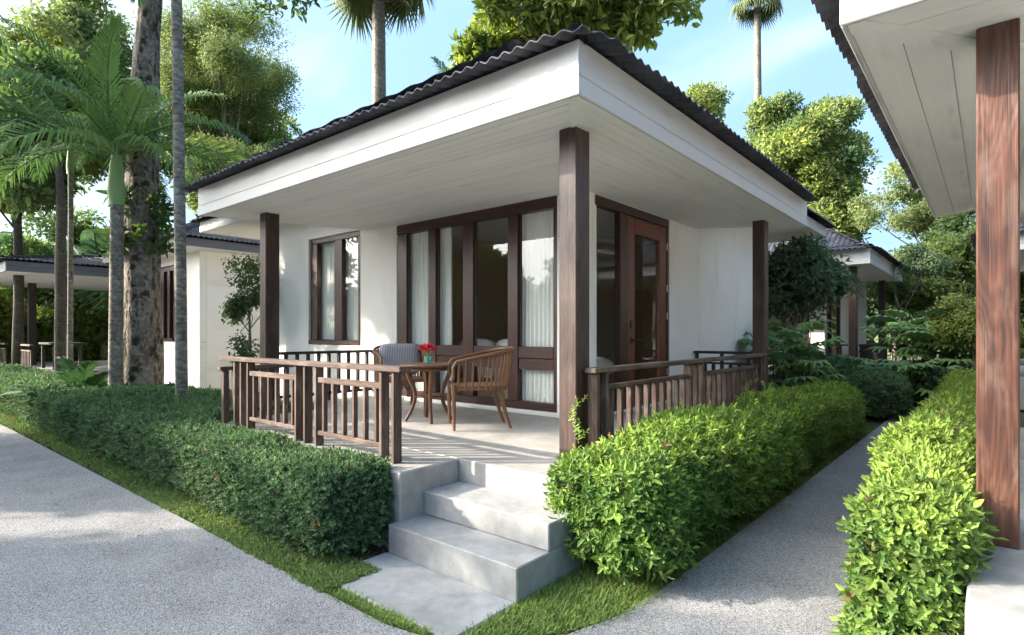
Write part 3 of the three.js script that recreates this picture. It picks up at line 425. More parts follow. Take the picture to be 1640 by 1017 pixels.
// ---------------------------------------------------------------- steps, landing, railings
{
  const s = thing('concrete_steps', 'two grey concrete steps leading up to the terrace', 'steps', [-0.15, 0, 0.95]);
  B(s, 'step', M.concrete, -0.757, 0.43, -0.1, 0.195, 0.58, 1.262, 0.007); B(s, 'step', M.concrete, -0.733, 0.43, 0.197, 0.37, 0.58, 0.95, 0.007);
  const l = B(scene, numbered('landing_slab'), M.concrete, -0.766, 0.432, -0.09, 0.0, 1.268, 1.795, 0.01); l.userData = { label: 'flat grey concrete slab at the foot of the steps', category: 'slab' };
}
function railing(label, group, pos) { return thing('terrace_railing', label, 'railing', pos, group); }
{
  const z0 = 0.965, z1 = 1.035, R = M.rail, T = 0.55;
  const r = railing('weathered wooden railing standing on the terrace edge beside the steps', 'terrace railings', [-2.4, T, 1.0]);
  B(r, 'top_rail', R, -3.99, -0.885, 1.252, 1.298, 0.945, 1.055, 0.006);
  for (const x of [-0.998, -1.15, -2.092, -2.278, -2.432, -3.39, -3.545, -3.69]) B(r, 'post', R, x - 0.017, x + 0.017, T, 1.25, 0.955, 1.035, 0.004);
  for (const [a, c, n] of [[-2.073, -1.169, 6], [-3.371, -2.451, 6]]) {
    B(r, 'middle_rail', R, a, c, 1.11, 1.16, z0 + 0.012, z1 - 0.012, 0.005); B(r, 'bottom_rail', R, a, c, 0.645, 0.685, z0 + 0.012, z1 - 0.012, 0.005);
    for (let i = 0; i < n; i++) { const x = lerp(a, c, (i + 0.55) / n); B(r, 'baluster', R, x - 0.016, x + 0.016, 0.687, 1.108, z0 + 0.015, z1 - 0.015, 0.003); }
  }
  const q = railing('low wooden railing along the end of the terrace beyond the weathered front railing', 'terrace railings', [-4.05, T, 0.5]);
  B(q, 'top_rail', R, -4.07, -3.99, 1.14, 1.18, -0.0, 1.05, 0.005); for (const z of [0.98, 0.55, 0.06]) B(q, 'post', R, -4.06, -4.0, T, 1.138, z - 0.03, z + 0.03, 0.004);
  B(q, 'bottom_rail', R, -4.05, -4.01, 0.645, 0.685, 0.09, 0.95, 0.004); for (let i = 0; i < 7; i++) { const z = lerp(0.12, 0.92, i / 6.3); B(q, 'baluster', R, -4.05, -4.01, 0.687, 1.138, z - 0.018, z + 0.018, 0.003); }
  const d = railing('dark stained railing between the terrace post and the window wall', 'terrace railings', [-5.05, T, -0.9]);
  B(d, 'top_rail', M.darkrail, -5.12, -5.03, 1.25, 1.29, -1.74, -0.21, 0.005); B(d, 'bottom_rail', M.darkrail, -5.1, -5.05, 0.64, 0.68, -1.74, -0.21, 0.004); for (let i = 0; i < 9; i++) { const z = lerp(-1.66, -0.3, i / 8); B(d, i % 4 ? 'baluster' : 'post', M.darkrail, -5.1, -5.05, i % 4 ? 0.682 : T, 1.248, z - 0.02, z + 0.02, 0.003); }
  const e = railing('weathered railing on the terrace side between the two posts above the leafy hedge', 'terrace railings', [0.08, T, -2.2]);
  const x0 = 0.045, x1 = 0.115;
  B(e, 'top_rail', R, 0.025, 0.135, 1.232, 1.274, -4.62, -0.08, 0.006);
  for (const z of [-0.13, -0.27, -2.0, -2.15, -2.3, -4.35, -4.5]) B(e, 'post', R, x0 - 0.012, x1 + 0.012, T, 1.23, z - 0.02, z + 0.02, 0.005);
  for (const [a, c, n] of [[-1.955, -0.315, 10], [-4.305, -2.345, 12]]) {
    B(e, 'middle_rail', R, x0 + 0.01, x1 - 0.01, 1.085, 1.125, a, c, 0.005); B(e, 'bottom_rail', R, x0 + 0.01, x1 - 0.01, 0.645, 0.685, a, c, 0.005);
    for (let i = 0; i < n; i++) { const z = lerp(a, c, (i + 0.5) / n); B(e, 'baluster', R, x0 + 0.012, x1 - 0.012, 0.687, 1.083, z - 0.02, z + 0.02, 0.003); }
  }
  const f = railing('short dark railing closing the terrace against the pinkish side wall', 'terrace railings', [-0.6, T, -4.9]);
  B(f, 'top_rail', M.darkrail, -1.04, -0.18, 1.24, 1.28, -4.94, -4.86, 0.005); B(f, 'middle_rail', M.darkrail, -1.04, -0.18, 1.08, 1.11, -4.92, -4.88, 0.004); B(f, 'bottom_rail', M.darkrail, -1.04, -0.18, 0.645, 0.68, -4.92, -4.88, 0.004);
  for (let i = 0; i < 7; i++) { const x = lerp(-1.0, -0.22, i / 6); B(f, i % 3 ? 'baluster' : 'post', M.darkrail, x - 0.022, x + 0.022, i % 3 ? 0.682 : T, i % 3 ? 1.078 : 1.238, -4.925, -4.875, 0.003); }
  // railing of the far bungalow and of the bungalow behind the palms
  const g = railing('dark railing on the terrace of the bungalow half hidden by shrubs', 'terrace railings', [0, T, -14.6]);
  for (const [y0, y1] of [[1.23, 1.28], [1.08, 1.13], [0.66, 0.7]]) B(g, 'rail', M.darkrail, 0.03, 0.11, y0, y1, -17.0, -12.45, 0.004);
  for (let i = 0; i < 36; i++) { const z = lerp(-16.95, -12.5, i / 35); B(g, 'baluster', M.darkrail, 0.045, 0.095, 0.552, 1.23, z - 0.035, z + 0.035, 0.003); }
  const g2 = railing('thin dark railing between the wall and post of the bungalow half hidden by shrubs', 'terrace railings', [-0.5, T, -12.3]);
  B(g2, 'top_rail', M.darkrail, -1.9, -0.18, 1.24, 1.28, -12.4, -12.34, 0.004); for (let i = 0; i < 6; i++) { const x = lerp(-1.85, -0.35, i / 5); B(g2, 'baluster', M.darkrail, x - 0.03, x + 0.03, T, 1.238, -12.395, -12.345, 0.003); }
  const k = railing('wooden railing on the porch of the bungalow behind the thick trunk', 'terrace railings', [-20, 0.5, 0.2]);
  for (const [a, c] of [[-23.4, -21.0], [-19.6, -17.4]]) { B(k, 'rail', R, a, c, 1.2, 1.25, 0.3, 0.38, 0.005); B(k, 'rail', R, a, c, 0.6, 0.64, 0.32, 0.37, 0.004); B(k, 'rail', R, a, c, 1.05, 1.09, 0.32, 0.37, 0.004); for (let i = 0; i < 12; i++) { const x = lerp(a + 0.04, c - 0.04, i / 11); B(k, 'baluster', i % 4 ? R : M.darkrail, x - 0.03, x + 0.03, i % 4 ? 0.642 : 0.502, 1.048, 0.32, 0.36, 0.003); } }
}

// ---------------------------------------------------------------- terrace furniture
function armchair(label, x, z, turn) {
  const c = thing('armchair', label, 'chair', [0, 0, 0], 'slatted wooden armchairs'), W = M.teak;
  const plan = (s) => { // s -1..1 round the barrel; front is +z
    const arc = 2.35, a = s * arc; if (Math.abs(a) < 1.5708) return [Math.sin(a) * 0.285, -0.06 - Math.cos(a) * 0.255]; const e = (Math.abs(a) - 1.5708) / (arc - 1.5708); return [Math.sign(s) * lerp(0.285, 0.262, e), -0.06 + e * 0.31]; };
  const railY = (s) => lerp(0.635, 0.845, Math.pow(Math.cos(s * 1.35), 1.15) > 0 ? Math.pow(Math.max(0, Math.cos(s * 1.25)), 0.9) : 0);
  const pts = []; for (let i = 0; i <= 40; i++) { const s = -1 + i / 20, [px, pz] = plan(s), f = 1 + 0.1 * Math.max(0, Math.cos(s * 1.5)); pts.push(V(px * f, railY(s), pz * f - 0.05 * Math.max(0, Math.cos(s * 1.4)))); }
  const e0 = pts[0].clone(), e1 = pts[40].clone(); pts.unshift(e0.clone().add(V(0.0, -0.17, 0.03)), e0.clone().add(V(0, -0.06, 0.035))); pts.push(e1.clone().add(V(0, -0.06, 0.035)), e1.clone().add(V(0, -0.17, 0.03)));
  addMesh(c, 'arm_rail', tube(pts, pts.map(() => 0.017), 8), W);
  const pts2 = pts.slice(4, -4).map((p) => p.clone().multiply(V(0.95, 1, 0.95)).add(V(0, -0.035, 0))); addMesh(c, 'inner_rail', tube(pts2, pts2.map(() => 0.01), 6), W);
  const rim = []; for (let i = 0; i <= 32; i++) { const [px, pz] = plan(-1 + i / 16); rim.push(V(px * 0.97, 0.43, pz * 0.97)); } rim.push(V(0.25, 0.43, 0.25), V(-0.25, 0.43, 0.25), rim[0].clone()); addMesh(c, 'seat_rim', tube(rim, rim.map(() => 0.021), 6), W);
  for (let i = 0; i <= 26; i++) { const s = -0.97 + (1.94 * i) / 26, [px, pz] = plan(s), f = 1 + 0.1 * Math.max(0, Math.cos(s * 1.5)), top = V(px * f, railY(s), pz * f - 0.05 * Math.max(0, Math.cos(s * 1.4))), bot = V(px, 0.40, pz); addMesh(c, 'slat', tube([bot, bot.clone().lerp(top, 0.12).add(V(px * 0.02, 0, pz * 0.02)), bot.clone().lerp(top, 0.55).add(V(px * 0.035, 0, pz * 0.035)), top], [0.009, 0.011, 0.011, 0.009], 6), W); }
  const seat = new THREE.Shape(); for (let i = 0; i <= 32; i++) { const [px, pz] = plan(-1 + i / 16); i ? seat.lineTo(px * 0.95, -pz * 0.95) : seat.moveTo(px * 0.95, -pz * 0.95); } const sg = new THREE.ExtrudeGeometry(seat, { depth: 0.022, bevelEnabled: true, bevelSize: 0.006, bevelThickness: 0.006, bevelSegments: 2 }); sg.rotateX(-Math.PI / 2); addMesh(c, 'seat', sg, W, [0, 0.425, 0]);
  for (const sx of [-1, 1]) { addMesh(c, 'leg', tube([V(sx * 0.255, 0, 0.268), V(sx * 0.26, 0.2, 0.27), V(sx * 0.262, 0.475, 0.27)], [0.016, 0.022, 0.025], 8), W); addMesh(c, 'leg', tube([V(sx * 0.2, 0, -0.335), V(sx * 0.195, 0.1, -0.3), V(sx * 0.2, 0.26, -0.25), V(sx * 0.205, 0.43, -0.235)], [0.016, 0.02, 0.026, 0.024], 8), W); }
  c.position.set(x, 0.55, z); c.rotation.y = turn; return c;
}
armchair('slatted wooden armchair without cushion standing near the corner post', -1.72, -0.66, Math.atan2(-0.62, 0.78));
const cb = armchair('slatted wooden armchair with a grey striped cushion near the window', -3.08, -0.72, Math.atan2(0.86, 0.5));
{
  const cu = thing('cushion', 'grey striped square cushion propped on the armchair near the window', 'cushion', [0, 0, 0]);
  const g = new THREE.SphereGeometry(1, 32, 20), p = g.attributes.position, uv = g.attributes.uv, f = (q, e) => Math.sign(q) * Math.pow(Math.abs(q), e); for (let i = 0; i < p.count; i++) { const a = f(p.getX(i), 0.35), b = f(p.getY(i), 0.35), c = p.getZ(i); p.setXYZ(i, a * 0.25, b * 0.2, c * 0.065); uv.setXY(i, a * 0.25, b * 0.2); } g.computeVertexNormals();
  const o = addMesh(cu, 'cover', g, M.cushion); o.rotation.x = -0.2; cu.position.set(cb.position.x - 0.11, 0.55 + 0.675, cb.position.z - 0.07); cu.rotation.y = cb.rotation.y;
}
{
  const t = thing('side_table', 'round wooden table with curved legs standing between the armchairs', 'table', [0, 0, 0]), W = M.teak, y = 0.655;
  const top = new THREE.LatheGeometry([[0, -0.03], [0.31, -0.03], [0.328, -0.022], [0.332, -0.012], [0.326, -0.002], [0.315, 0], [0, 0]].map((q) => new THREE.Vector2(...q)), 40); { const p = top.attributes.position, uv = top.attributes.uv; for (let i = 0; i < p.count; i++) uv.setXY(i, p.getX(i), p.getZ(i) + p.getY(i)); }
  addMesh(t, 'table_top', top, W, [0, y, 0]);
  addMesh(t, 'apron', new THREE.LatheGeometry([[0.235, -0.075], [0.255, -0.075], [0.255, -0.031], [0.235, -0.031], [0.235, -0.075]].map((q) => new THREE.Vector2(...q)), 40), W, [0, y, 0]);
  addMesh(t, 'lower_shelf', new THREE.LatheGeometry([[0, 0], [0.15, 0], [0.158, 0.008], [0.15, 0.016], [0, 0.016]].map((q) => new THREE.Vector2(...q)), 32), W, [0, 0.275, 0]);
  for (let i = 0; i < 4; i++) { const a = 0.62 + i * 1.5708, q = (r, h) => V(Math.cos(a) * r, h, Math.sin(a) * r); addMesh(t, 'leg', tube(curvePts([q(0.25, 0.6), q(0.225, 0.5), q(0.165, 0.36), q(0.155, 0.26), q(0.2, 0.12), q(0.265, 0)].map((v) => v.toArray()), 16), Array.from({ length: 17 }, (_, k) => lerp(0.028, 0.02, k / 16)), 8), W); }
  t.position.set(-2.42, 0.55, -0.6);
  const v = thing('flower_vase', 'small aqua glass vase of red flowers on the round table', 'vase', [0, 0, 0]);
  addMesh(v, 'vase', new THREE.LatheGeometry([[0, 0], [0.036, 0], [0.04, 0.01], [0.046, 0.085], [0.043, 0.085], [0.037, 0.012], [0, 0.01]].map((q) => new THREE.Vector2(...q)), 24), M.vase);
  reseed(77);
  for (let i = 0; i < 16; i++) { const P = [], UV = []; for (let k = 0; k < 9; k++) { const d = rdir().add(V(0, 0.35, 0)).normalize(), nn = rdir(); nn.addScaledVector(d, -nn.dot(d)).normalize(); leafTris(P, UV, V(0, 0, 0), d, nn, rr(0.035, 0.055), 0.026, 0.1, 0.1); } const a = i * 2.4, r = 0.075 * Math.sqrt((i + 0.3) / 16); addMesh(v, 'blossom', fromTris(P, UV), M.red, [Math.cos(a) * r, 0.135 + 0.05 * Math.cos(r * 16) + rr(0, 0.025), Math.sin(a) * r]); }
  for (let i = 0; i < 6; i++) { const a = i * 1.05; addMesh(v, 'stalk', tube([V(0, 0.015, 0), V(Math.cos(a) * 0.04, 0.15, Math.sin(a) * 0.04)], [0.003, 0.0025], 5), M.shaft); }
  v.position.set(-2.45, 0.55 + 0.6555, -0.62);
}

// ---------------------------------------------------------------- hedges and ground cover
function hedge(label, group, box, o) { // box: x0,x1,y1,z0,z1 ; foliage on a lumpy rounded block
  const [x0, x1, y1, z0, z1] = box, cx = (x0 + x1) / 2, cz = (z0 + z1) / 2, hx = (x1 - x0) / 2, hz = (z1 - z0) / 2;
  const h = thing(o.name ?? 'hedge', label, 'hedge', [cx, 0, cz], group), list = [];
  const lump = (x, y, z) => (n3(x * o.f + 50, y * o.f, z * o.f + 50, o.s) - 0.5) * o.lump;
  const faces = [[2 * hx * 2 * hz, 't'], [2 * hx * y1, 'f'], [2 * hx * y1 * (o.back ?? 0.4), 'b'], [2 * hz * y1, 'r'], [2 * hz * y1, 'l']], tot = faces.reduce((a, q) => a + q[0], 0), N = Math.round(tot * o.density);
  for (let i = 0; i < N; i++) {
    let k = rnd() * tot, f = faces[4]; for (const q of faces) { if (k < q[0]) { f = q; break; } k -= q[0]; }
    let u = rr(-1, 1), v = rnd(), p, n;
    if (f[1] === 't') { p = V(u * hx, y1, rr(-1, 1) * hz); n = V(0, 1, 0); } else if (f[1] === 'f' || f[1] === 'b') { const s = f[1] === 'f' ? 1 : -1; p = V(u * hx, lerp(o.low ?? 0.06, y1, Math.pow(v, 0.85)), s * hz); n = V(0, 0, s); } else { const s = f[1] === 'r' ? 1 : -1; p = V(s * hx, lerp(o.low ?? 0.06, y1, Math.pow(v, 0.85)), u * hz); n = V(s, 0, 0); }
    // round the upper edges
    const ex = Math.max(0, Math.abs(p.x) - (hx - o.round)), ez = Math.max(0, Math.abs(p.z) - (hz - o.round)), ey = Math.max(0, p.y - (y1 - o.round)), l = Math.hypot(ex, ez, ey); if (l > o.round) { const k2 = o.round / l; p.x = Math.sign(p.x) * (hx - o.round + ex * k2) * (ex > 0 ? 1 : 0) + (ex > 0 ? 0 : p.x); p.z = ez > 0 ? Math.sign(p.z) * (hz - o.round + ez * k2) : p.z; p.y = ey > 0 ? y1 - o.round + ey * k2 : p.y; n = V(Math.sign(p.x) * ex, ey, Math.sign(p.z) * ez).normalize(); }
    const depth = Math.pow(rnd(), 1.7) * o.depth, out = lump(p.x + cx, p.y, p.z + cz) - depth; p.addScaledVector(n, out);
    if (p.y < 0.02) continue; if (o.skip && o.skip(p.x + cx, p.y, p.z + cz)) continue;
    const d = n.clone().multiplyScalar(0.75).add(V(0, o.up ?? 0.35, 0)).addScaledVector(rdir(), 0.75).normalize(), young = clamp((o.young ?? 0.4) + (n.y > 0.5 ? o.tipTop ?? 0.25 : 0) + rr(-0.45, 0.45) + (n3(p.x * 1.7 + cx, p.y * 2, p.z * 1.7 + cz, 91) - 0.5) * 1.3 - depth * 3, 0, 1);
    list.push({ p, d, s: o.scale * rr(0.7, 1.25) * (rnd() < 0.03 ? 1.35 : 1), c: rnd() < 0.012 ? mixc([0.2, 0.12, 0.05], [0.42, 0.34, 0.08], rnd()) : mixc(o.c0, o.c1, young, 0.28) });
  }
  for (const q of o.shoots ?? []) for (let i = 0; i < q[4]; i++) { const y = q[1] + i * 0.035, wv = Math.sin(i * 0.6 + q[0] * 9) * 0.012 * i; list.push({ p: V(q[0] - cx + wv, y, q[2] - cz + wv * 0.5), d: V(rr(-0.6, 0.6), 0.7, rr(-0.6, 0.6)).normalize(), s: o.scale * 0.9 * (1 - i / q[4] * 0.4), c: mixc(o.c0, o.c1, 0.9) }); }
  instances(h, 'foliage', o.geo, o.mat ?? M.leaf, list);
  // inside: woody stems, and a lumpy solid core added to stop light passing
  const br = []; const ns = Math.round((2 * hx * 2 * hz) * 9) + 6; for (let i = 0; i < Math.min(ns, 160); i++) { const a = V(rr(-0.85, 0.85) * hx, -0.02, rr(-0.75, 0.75) * hz), e = a.clone().add(V(rr(-0.2, 0.2), y1 * rr(0.6, 0.92), rr(-0.2, 0.2))); br.push(tube([a, a.clone().lerp(e, 0.5).add(V(rr(-0.06, 0.06), 0, rr(-0.06, 0.06))), e], [0.014, 0.01, 0.004], 5)); }
  const bm = addMesh(h, 'stems', mergeGeometries(br), M.stem); bm.userData = { kind: 'stuff' };
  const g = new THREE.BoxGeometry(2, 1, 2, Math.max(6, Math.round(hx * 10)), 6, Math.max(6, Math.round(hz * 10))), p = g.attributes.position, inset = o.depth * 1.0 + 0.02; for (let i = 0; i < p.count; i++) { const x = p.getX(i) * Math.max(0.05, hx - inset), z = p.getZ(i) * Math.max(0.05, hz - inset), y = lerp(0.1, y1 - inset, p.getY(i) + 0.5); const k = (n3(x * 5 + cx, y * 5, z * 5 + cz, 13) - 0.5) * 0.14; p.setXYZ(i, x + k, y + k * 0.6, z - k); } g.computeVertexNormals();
  if (!o.nocore) { const im = addMesh(h, 'light_block_core', g, mat({ color: new THREE.Color(...[0, 1, 2].map((k) => (o.c0[k] + o.c1[k]) / 2)), roughness: 1 })); im.userData = { kind: 'stuff' }; }
  return h;
}
reseed(101);
const fineSprig = sprig(10, 0.06, 0.024, 0.015, 1.0), leafySprig = sprig(9, 0.13, 0.05, 0.024, 1.05), bigSprig = sprig(8, 0.11, 0.055, 0.03, 1.0);
const G0 = [0.07, 0.15, 0.055], G1 = [0.21, 0.37, 0.13], Y0 = [0.15, 0.31, 0.035], Y1 = [0.45, 0.64, 0.08];
const fine = { geo: fineSprig, f: 1.9, lump: 0.2, s: 5, round: 0.14, depth: 0.11, c0: G0, c1: G1, up: 0.3 };
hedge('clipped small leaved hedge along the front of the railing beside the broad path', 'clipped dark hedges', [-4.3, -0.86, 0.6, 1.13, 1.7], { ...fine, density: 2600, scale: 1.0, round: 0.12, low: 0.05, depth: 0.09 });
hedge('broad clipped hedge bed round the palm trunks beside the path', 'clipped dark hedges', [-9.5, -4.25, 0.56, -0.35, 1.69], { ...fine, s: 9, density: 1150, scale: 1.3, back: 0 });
hedge('far stretch of the clipped hedge in front of the porch with the dark posts', 'clipped dark hedges', [-22, -9.4, 0.55, 0.35, 1.68], { ...fine, s: 15, density: 420, scale: 2.0, back: 0 });
const young = { geo: leafySprig, f: 1.6, lump: 0.34, s: 25, round: 0.2, depth: 0.17, c0: Y0, c1: Y1, up: 0.45, mat: M.leafBright };
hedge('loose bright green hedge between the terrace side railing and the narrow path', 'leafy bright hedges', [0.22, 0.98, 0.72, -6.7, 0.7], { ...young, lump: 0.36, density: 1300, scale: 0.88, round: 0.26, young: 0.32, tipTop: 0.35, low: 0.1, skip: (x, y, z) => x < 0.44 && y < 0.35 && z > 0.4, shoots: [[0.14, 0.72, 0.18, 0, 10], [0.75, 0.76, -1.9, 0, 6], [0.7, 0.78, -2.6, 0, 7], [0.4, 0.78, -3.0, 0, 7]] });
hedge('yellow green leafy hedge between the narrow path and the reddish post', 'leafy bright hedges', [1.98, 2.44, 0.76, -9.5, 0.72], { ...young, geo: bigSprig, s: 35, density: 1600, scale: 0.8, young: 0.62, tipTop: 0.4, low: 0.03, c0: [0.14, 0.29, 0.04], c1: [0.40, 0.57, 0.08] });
hedge('low dark rounded hedge at the far end of the narrow path', 'clipped dark hedges', [0.35, 1.25, 0.7, -10.2, -8.2], { ...fine, s: 45, density: 520, scale: 1.9, lump: 0.3, round: 0.3 });
hedge('far leafy hedge below the lady palm clump', 'leafy bright hedges', [0.6, 2.3, 0.66, -14.6, -10.4], { ...fine, s: 55, density: 260, scale: 2.4, lump: 0.3, round: 0.3, c0: [0.03, 0.08, 0.02], c1: [0.14, 0.26, 0.06] });
hedge('garden shrubbery below the wall of the bungalow half hidden by shrubs', 'leafy bright hedges', [-1.0, 0.25, 0.9, -11.4, -9.2], { ...fine, s: 65, density: 300, scale: 2.4, lump: 0.4, round: 0.3 });
hedge('tall loose bright shrubbery at the back of the porch with the dark posts', 'leafy bright hedges', [-28.5, -25.5, 2.3, -9, 3.4], { ...young, s: 75, density: 130, scale: 2.6, lump: 0.9, round: 0.5, depth: 0.4, c0: [0.16, 0.27, 0.04], c1: [0.5, 0.6, 0.1] });
{ // creeping cover along the path edge and grass in the corner, uncountable
  const stuff = (name, label, cat, geo, list) => { const o = instances(scene, numbered(name), geo, M.leaf, list); o.userData = { label, category: cat, kind: 'stuff' }; };
  reseed(202);
  const creep = sprig(9, 0.035, 0.024, 0.015, 1.25), L1 = [];
  for (let i = 0; i < 26000; i++) { const s = Math.pow(rnd(), 1.6), x = lerp(-0.55, -17, s), w = 1.9 + (x < -10 ? 0.03 : 0) + (n3(x * 3, 1, 4) - 0.5) * 0.08, z = lerp(x > -1.1 ? 1.5 : 1.62, w, rnd()), q = n3(x * 2.2, z * 3, 2, 8); if (q < 0.3 && rnd() < 0.5) continue; L1.push({ p: V(x, -0.035 + rr(0, 0.02), z), d: V(rr(-0.7, 0.7), 1, rr(-0.7, 0.7)).normalize(), s: rr(0.5, 0.95) * (x < -6 ? 1.5 : 1), c: mixc([0.13, 0.21, 0.05], [0.34, 0.46, 0.11], clamp(q + rr(-0.3, 0.3), 0, 1)) }); }
  stuff('ground_cover', 'low creeping ground cover between the clipped hedge and the broad path', 'ground cover', creep, L1);
  const P = [], UV = []; for (let i = 0; i < 7; i++) { const a = i * 2.4, t = rr(0.3, 0.8), d = V(Math.cos(a) * Math.sin(t), Math.cos(t), Math.sin(a) * Math.sin(t)), nn = V(-Math.cos(a) * Math.cos(t), Math.sin(t), -Math.sin(a) * Math.cos(t)); leafTris(P, UV, V(Math.cos(a) * 0.006, 0, Math.sin(a) * 0.006), d, nn, rr(0.05, 0.085), 0.008, 0.15, 0.35); }
  const blade = fromTris(P, UV), L2 = [];
  const put = (x, z, sc = 1) => { const q = n3(x * 4, z * 4, 3, 18); if (q < 0.44 && rnd() < 0.7) return; L2.push({ p: V(x, -0.045, z), d: V(rr(-0.3, 0.3), 1, rr(-0.3, 0.3)).normalize(), s: rr(0.5, 1.0) * sc, c: mixc([0.13, 0.22, 0.04], [0.38, 0.52, 0.09], clamp(q + rr(-0.35, 0.35), 0, 1)) }); };
  for (let i = 0; i < 26000; i++) { const x = rr(-0.95, 1.0), z = rr(0.3, 1.92); if (x > -0.78 && x < 0.44 && z < 1.8) continue; if (z > 1.9 - 0.25 * Math.max(0, x)) continue; if (x > 0.42 && x > 1.01 - 0.5 * Math.max(0, z - 0.9) * Math.max(0, z - 0.5)) continue; if (x < -0.76 && z < 1.55) continue; put(x, z); }
  for (let i = 0; i < 9000; i++) put(rr(0.72, 1.05), rr(-7.5, 0.4), 0.9);
  for (let i = 0; i < 2500; i++) put(rr(1.98, 2.1), rr(-7, 1.0), 0.9);
  stuff('grass', 'short green grass growing in the corner by the slab and beside the narrow path', 'grass', blade, L2);
  const L3 = []; const chip = new THREE.BufferGeometry(); const cP = [], cU = []; leafTris(cP, cU, V(0, 0, 0), V(0.94, 0.3, 0).normalize(), V(-0.3, 0.94, 0).normalize(), 0.05, 0.018, 0.3, -0.1); const chipG = fromTris(cP, cU);
  for (let i = 0; i < 900; i++) { const k = rnd(), x = k < 0.35 ? rr(-0.95, -0.7) : rr(0.45, 1.0), z = k < 0.35 ? rr(1.2, 1.7) : rr(-3, 1.0); L3.push({ p: V(x, -0.035, z), d: V(rr(-0.3, 0.3), 1, rr(-0.3, 0.3)).normalize(), s: rr(0.5, 1.1), c: mixc([0.11, 0.07, 0.035], [0.26, 0.18, 0.09], rnd()) }); }
  for (let i = 0; i < 130; i++) { const k = rnd(); L3.push({ p: k < 0.6 ? V(rr(-7, 1), -0.006, rr(2, 4.2)) : V(rr(1.05, 2.0), -0.006, rr(-6, 1.5)), d: V(rr(-0.2, 0.2), 1, rr(-0.2, 0.2)).normalize(), s: rr(0.3, 0.75), c: mixc([0.16, 0.1, 0.05], [0.36, 0.3, 0.1], rnd()) }); }
  stuff('leaf_litter', 'dry brown leaf litter on the soil under the hedges', 'litter', chipG, L3);
}

// ---------------------------------------------------------------- palms and other plants
function featherFrond(L, n, ll, lw, e0, bend, dihedral = 0.35, droop = 0.45) {
  const P = [], UV = [], pts = [V(0, 0, 0)]; let p = V(0, 0, 0); const N = 16; const dirAt = (s) => { const a = e0 - bend * Math.pow(s, 1.25); return V(Math.cos(a), Math.sin(a), 0); };
  for (let i = 1; i <= N; i++) { p = p.clone().addScaledVector(dirAt((i - 0.5) / N), L / N); pts.push(p); }
  const posAt = (s) => { const q = s * N, i = Math.min(N - 1, Math.floor(q)); return pts[i].clone().lerp(pts[i + 1], q - i); };
  for (let i = 0; i < n; i++) for (const sd of [-1, 1]) {
    const s = lerp(0.1, 0.995, (i + 0.25 * (sd + 1)) / n), f = dirAt(s), up = V(-f.y, f.x, 0), b = posAt(s), a = lerp(1.15, 0.35, Math.pow(s, 1.4)) + rr(-0.08, 0.08), len = ll * Math.pow(Math.sin(Math.PI * lerp(0.13, 0.93, s)), 0.75) * rr(0.85, 1.08);
    const d = f.clone().multiplyScalar(Math.cos(a)).add(V(0, 0, sd * Math.sin(a))).addScaledVector(up, dihedral * rr(0.6, 1.3)).normalize(), nn = up.clone().addScaledVector(d, -up.dot(d)).normalize(), side = d.clone().cross(nn);
    const m = b.clone().addScaledVector(d, len * 0.55), tip = b.clone().addScaledVector(d, len * 0.95).add(V(0, -droop * len * rr(0.7, 1.2), 0)), w = lw / 2;
    const q = [b.clone().addScaledVector(side, w * 0.6), b.clone().addScaledVector(side, -w * 0.6), m.clone().addScaledVector(side, w), m.clone().addScaledVector(side, -w), tip];
    for (const [k, u, v] of [[0, 0.3, 0], [1, 0.7, 0], [2, 0, 0.5], [2, 0, 0.5], [1, 0.7, 0], [3, 1, 0.5], [2, 0, 0.5], [3, 1, 0.5], [4, 0.5, 1]]) { P.push(q[k].x, q[k].y, q[k].z); UV.push(u, v); }
  }
  const g = fromTris(P, UV), r = tube(pts, pts.map((_, i) => lerp(0.02, 0.003, i / N) * L / 2), 5).toNonIndexed(); return mergeGeometries([g, r]);
}
function fanLeaf(R, n, spread, petiole, cut = 0.5, droop = 0.25, w = 1) { // petiole along +x from the origin, blade beyond
  const P = [], UV = [], c = V(petiole, petiole * 0.25, 0);
  for (let i = 0; i < n; i++) { const a = (i / (n - 1) - 0.5) * spread, len = R * (1 - 0.25 * Math.pow(Math.abs(a) / Math.PI, 2)) * rr(0.92, 1.05), d = V(Math.cos(a), 0.12, Math.sin(a)).normalize(), side = V(-Math.sin(a), 0, Math.cos(a)), hw = (spread / n) * R * cut * 0.5 * w, m = c.clone().addScaledVector(d, len * cut), tip = c.clone().addScaledVector(d, len * 0.96).add(V(0, -droop * len * rr(0.7, 1.3), 0));
    const q = [c, m.clone().addScaledVector(side, hw).add(V(0, -0.02 * R, 0)), m.clone().add(V(0, 0.025 * R, 0)), m.clone().addScaledVector(side, -hw).add(V(0, -0.02 * R, 0)), tip];
    for (const [k, u, v] of [[0, 0.5, 0], [1, 0, 0.5], [2, 0.5, 0.5], [0, 0.5, 0], [2, 0.5, 0.5], [3, 1, 0.5], [1, 0, 0.5], [4, 0.5, 1], [2, 0.5, 0.5], [2, 0.5, 0.5], [4, 0.5, 1], [3, 1, 0.5]]) { P.push(q[k].x, q[k].y, q[k].z); UV.push(u, v); } }
  return mergeGeometries([fromTris(P, UV), tube([V(0, 0, 0), c.clone().multiplyScalar(0.5).add(V(0, 0.02 * R, 0)), c], [0.018 * R + 0.004, 0.012 * R + 0.003, 0.008 * R + 0.002], 5).toNonIndexed()]);
}
const tint = (c, tr = 0.35) => leafMat(tr, { color: new THREE.Color(...c) });
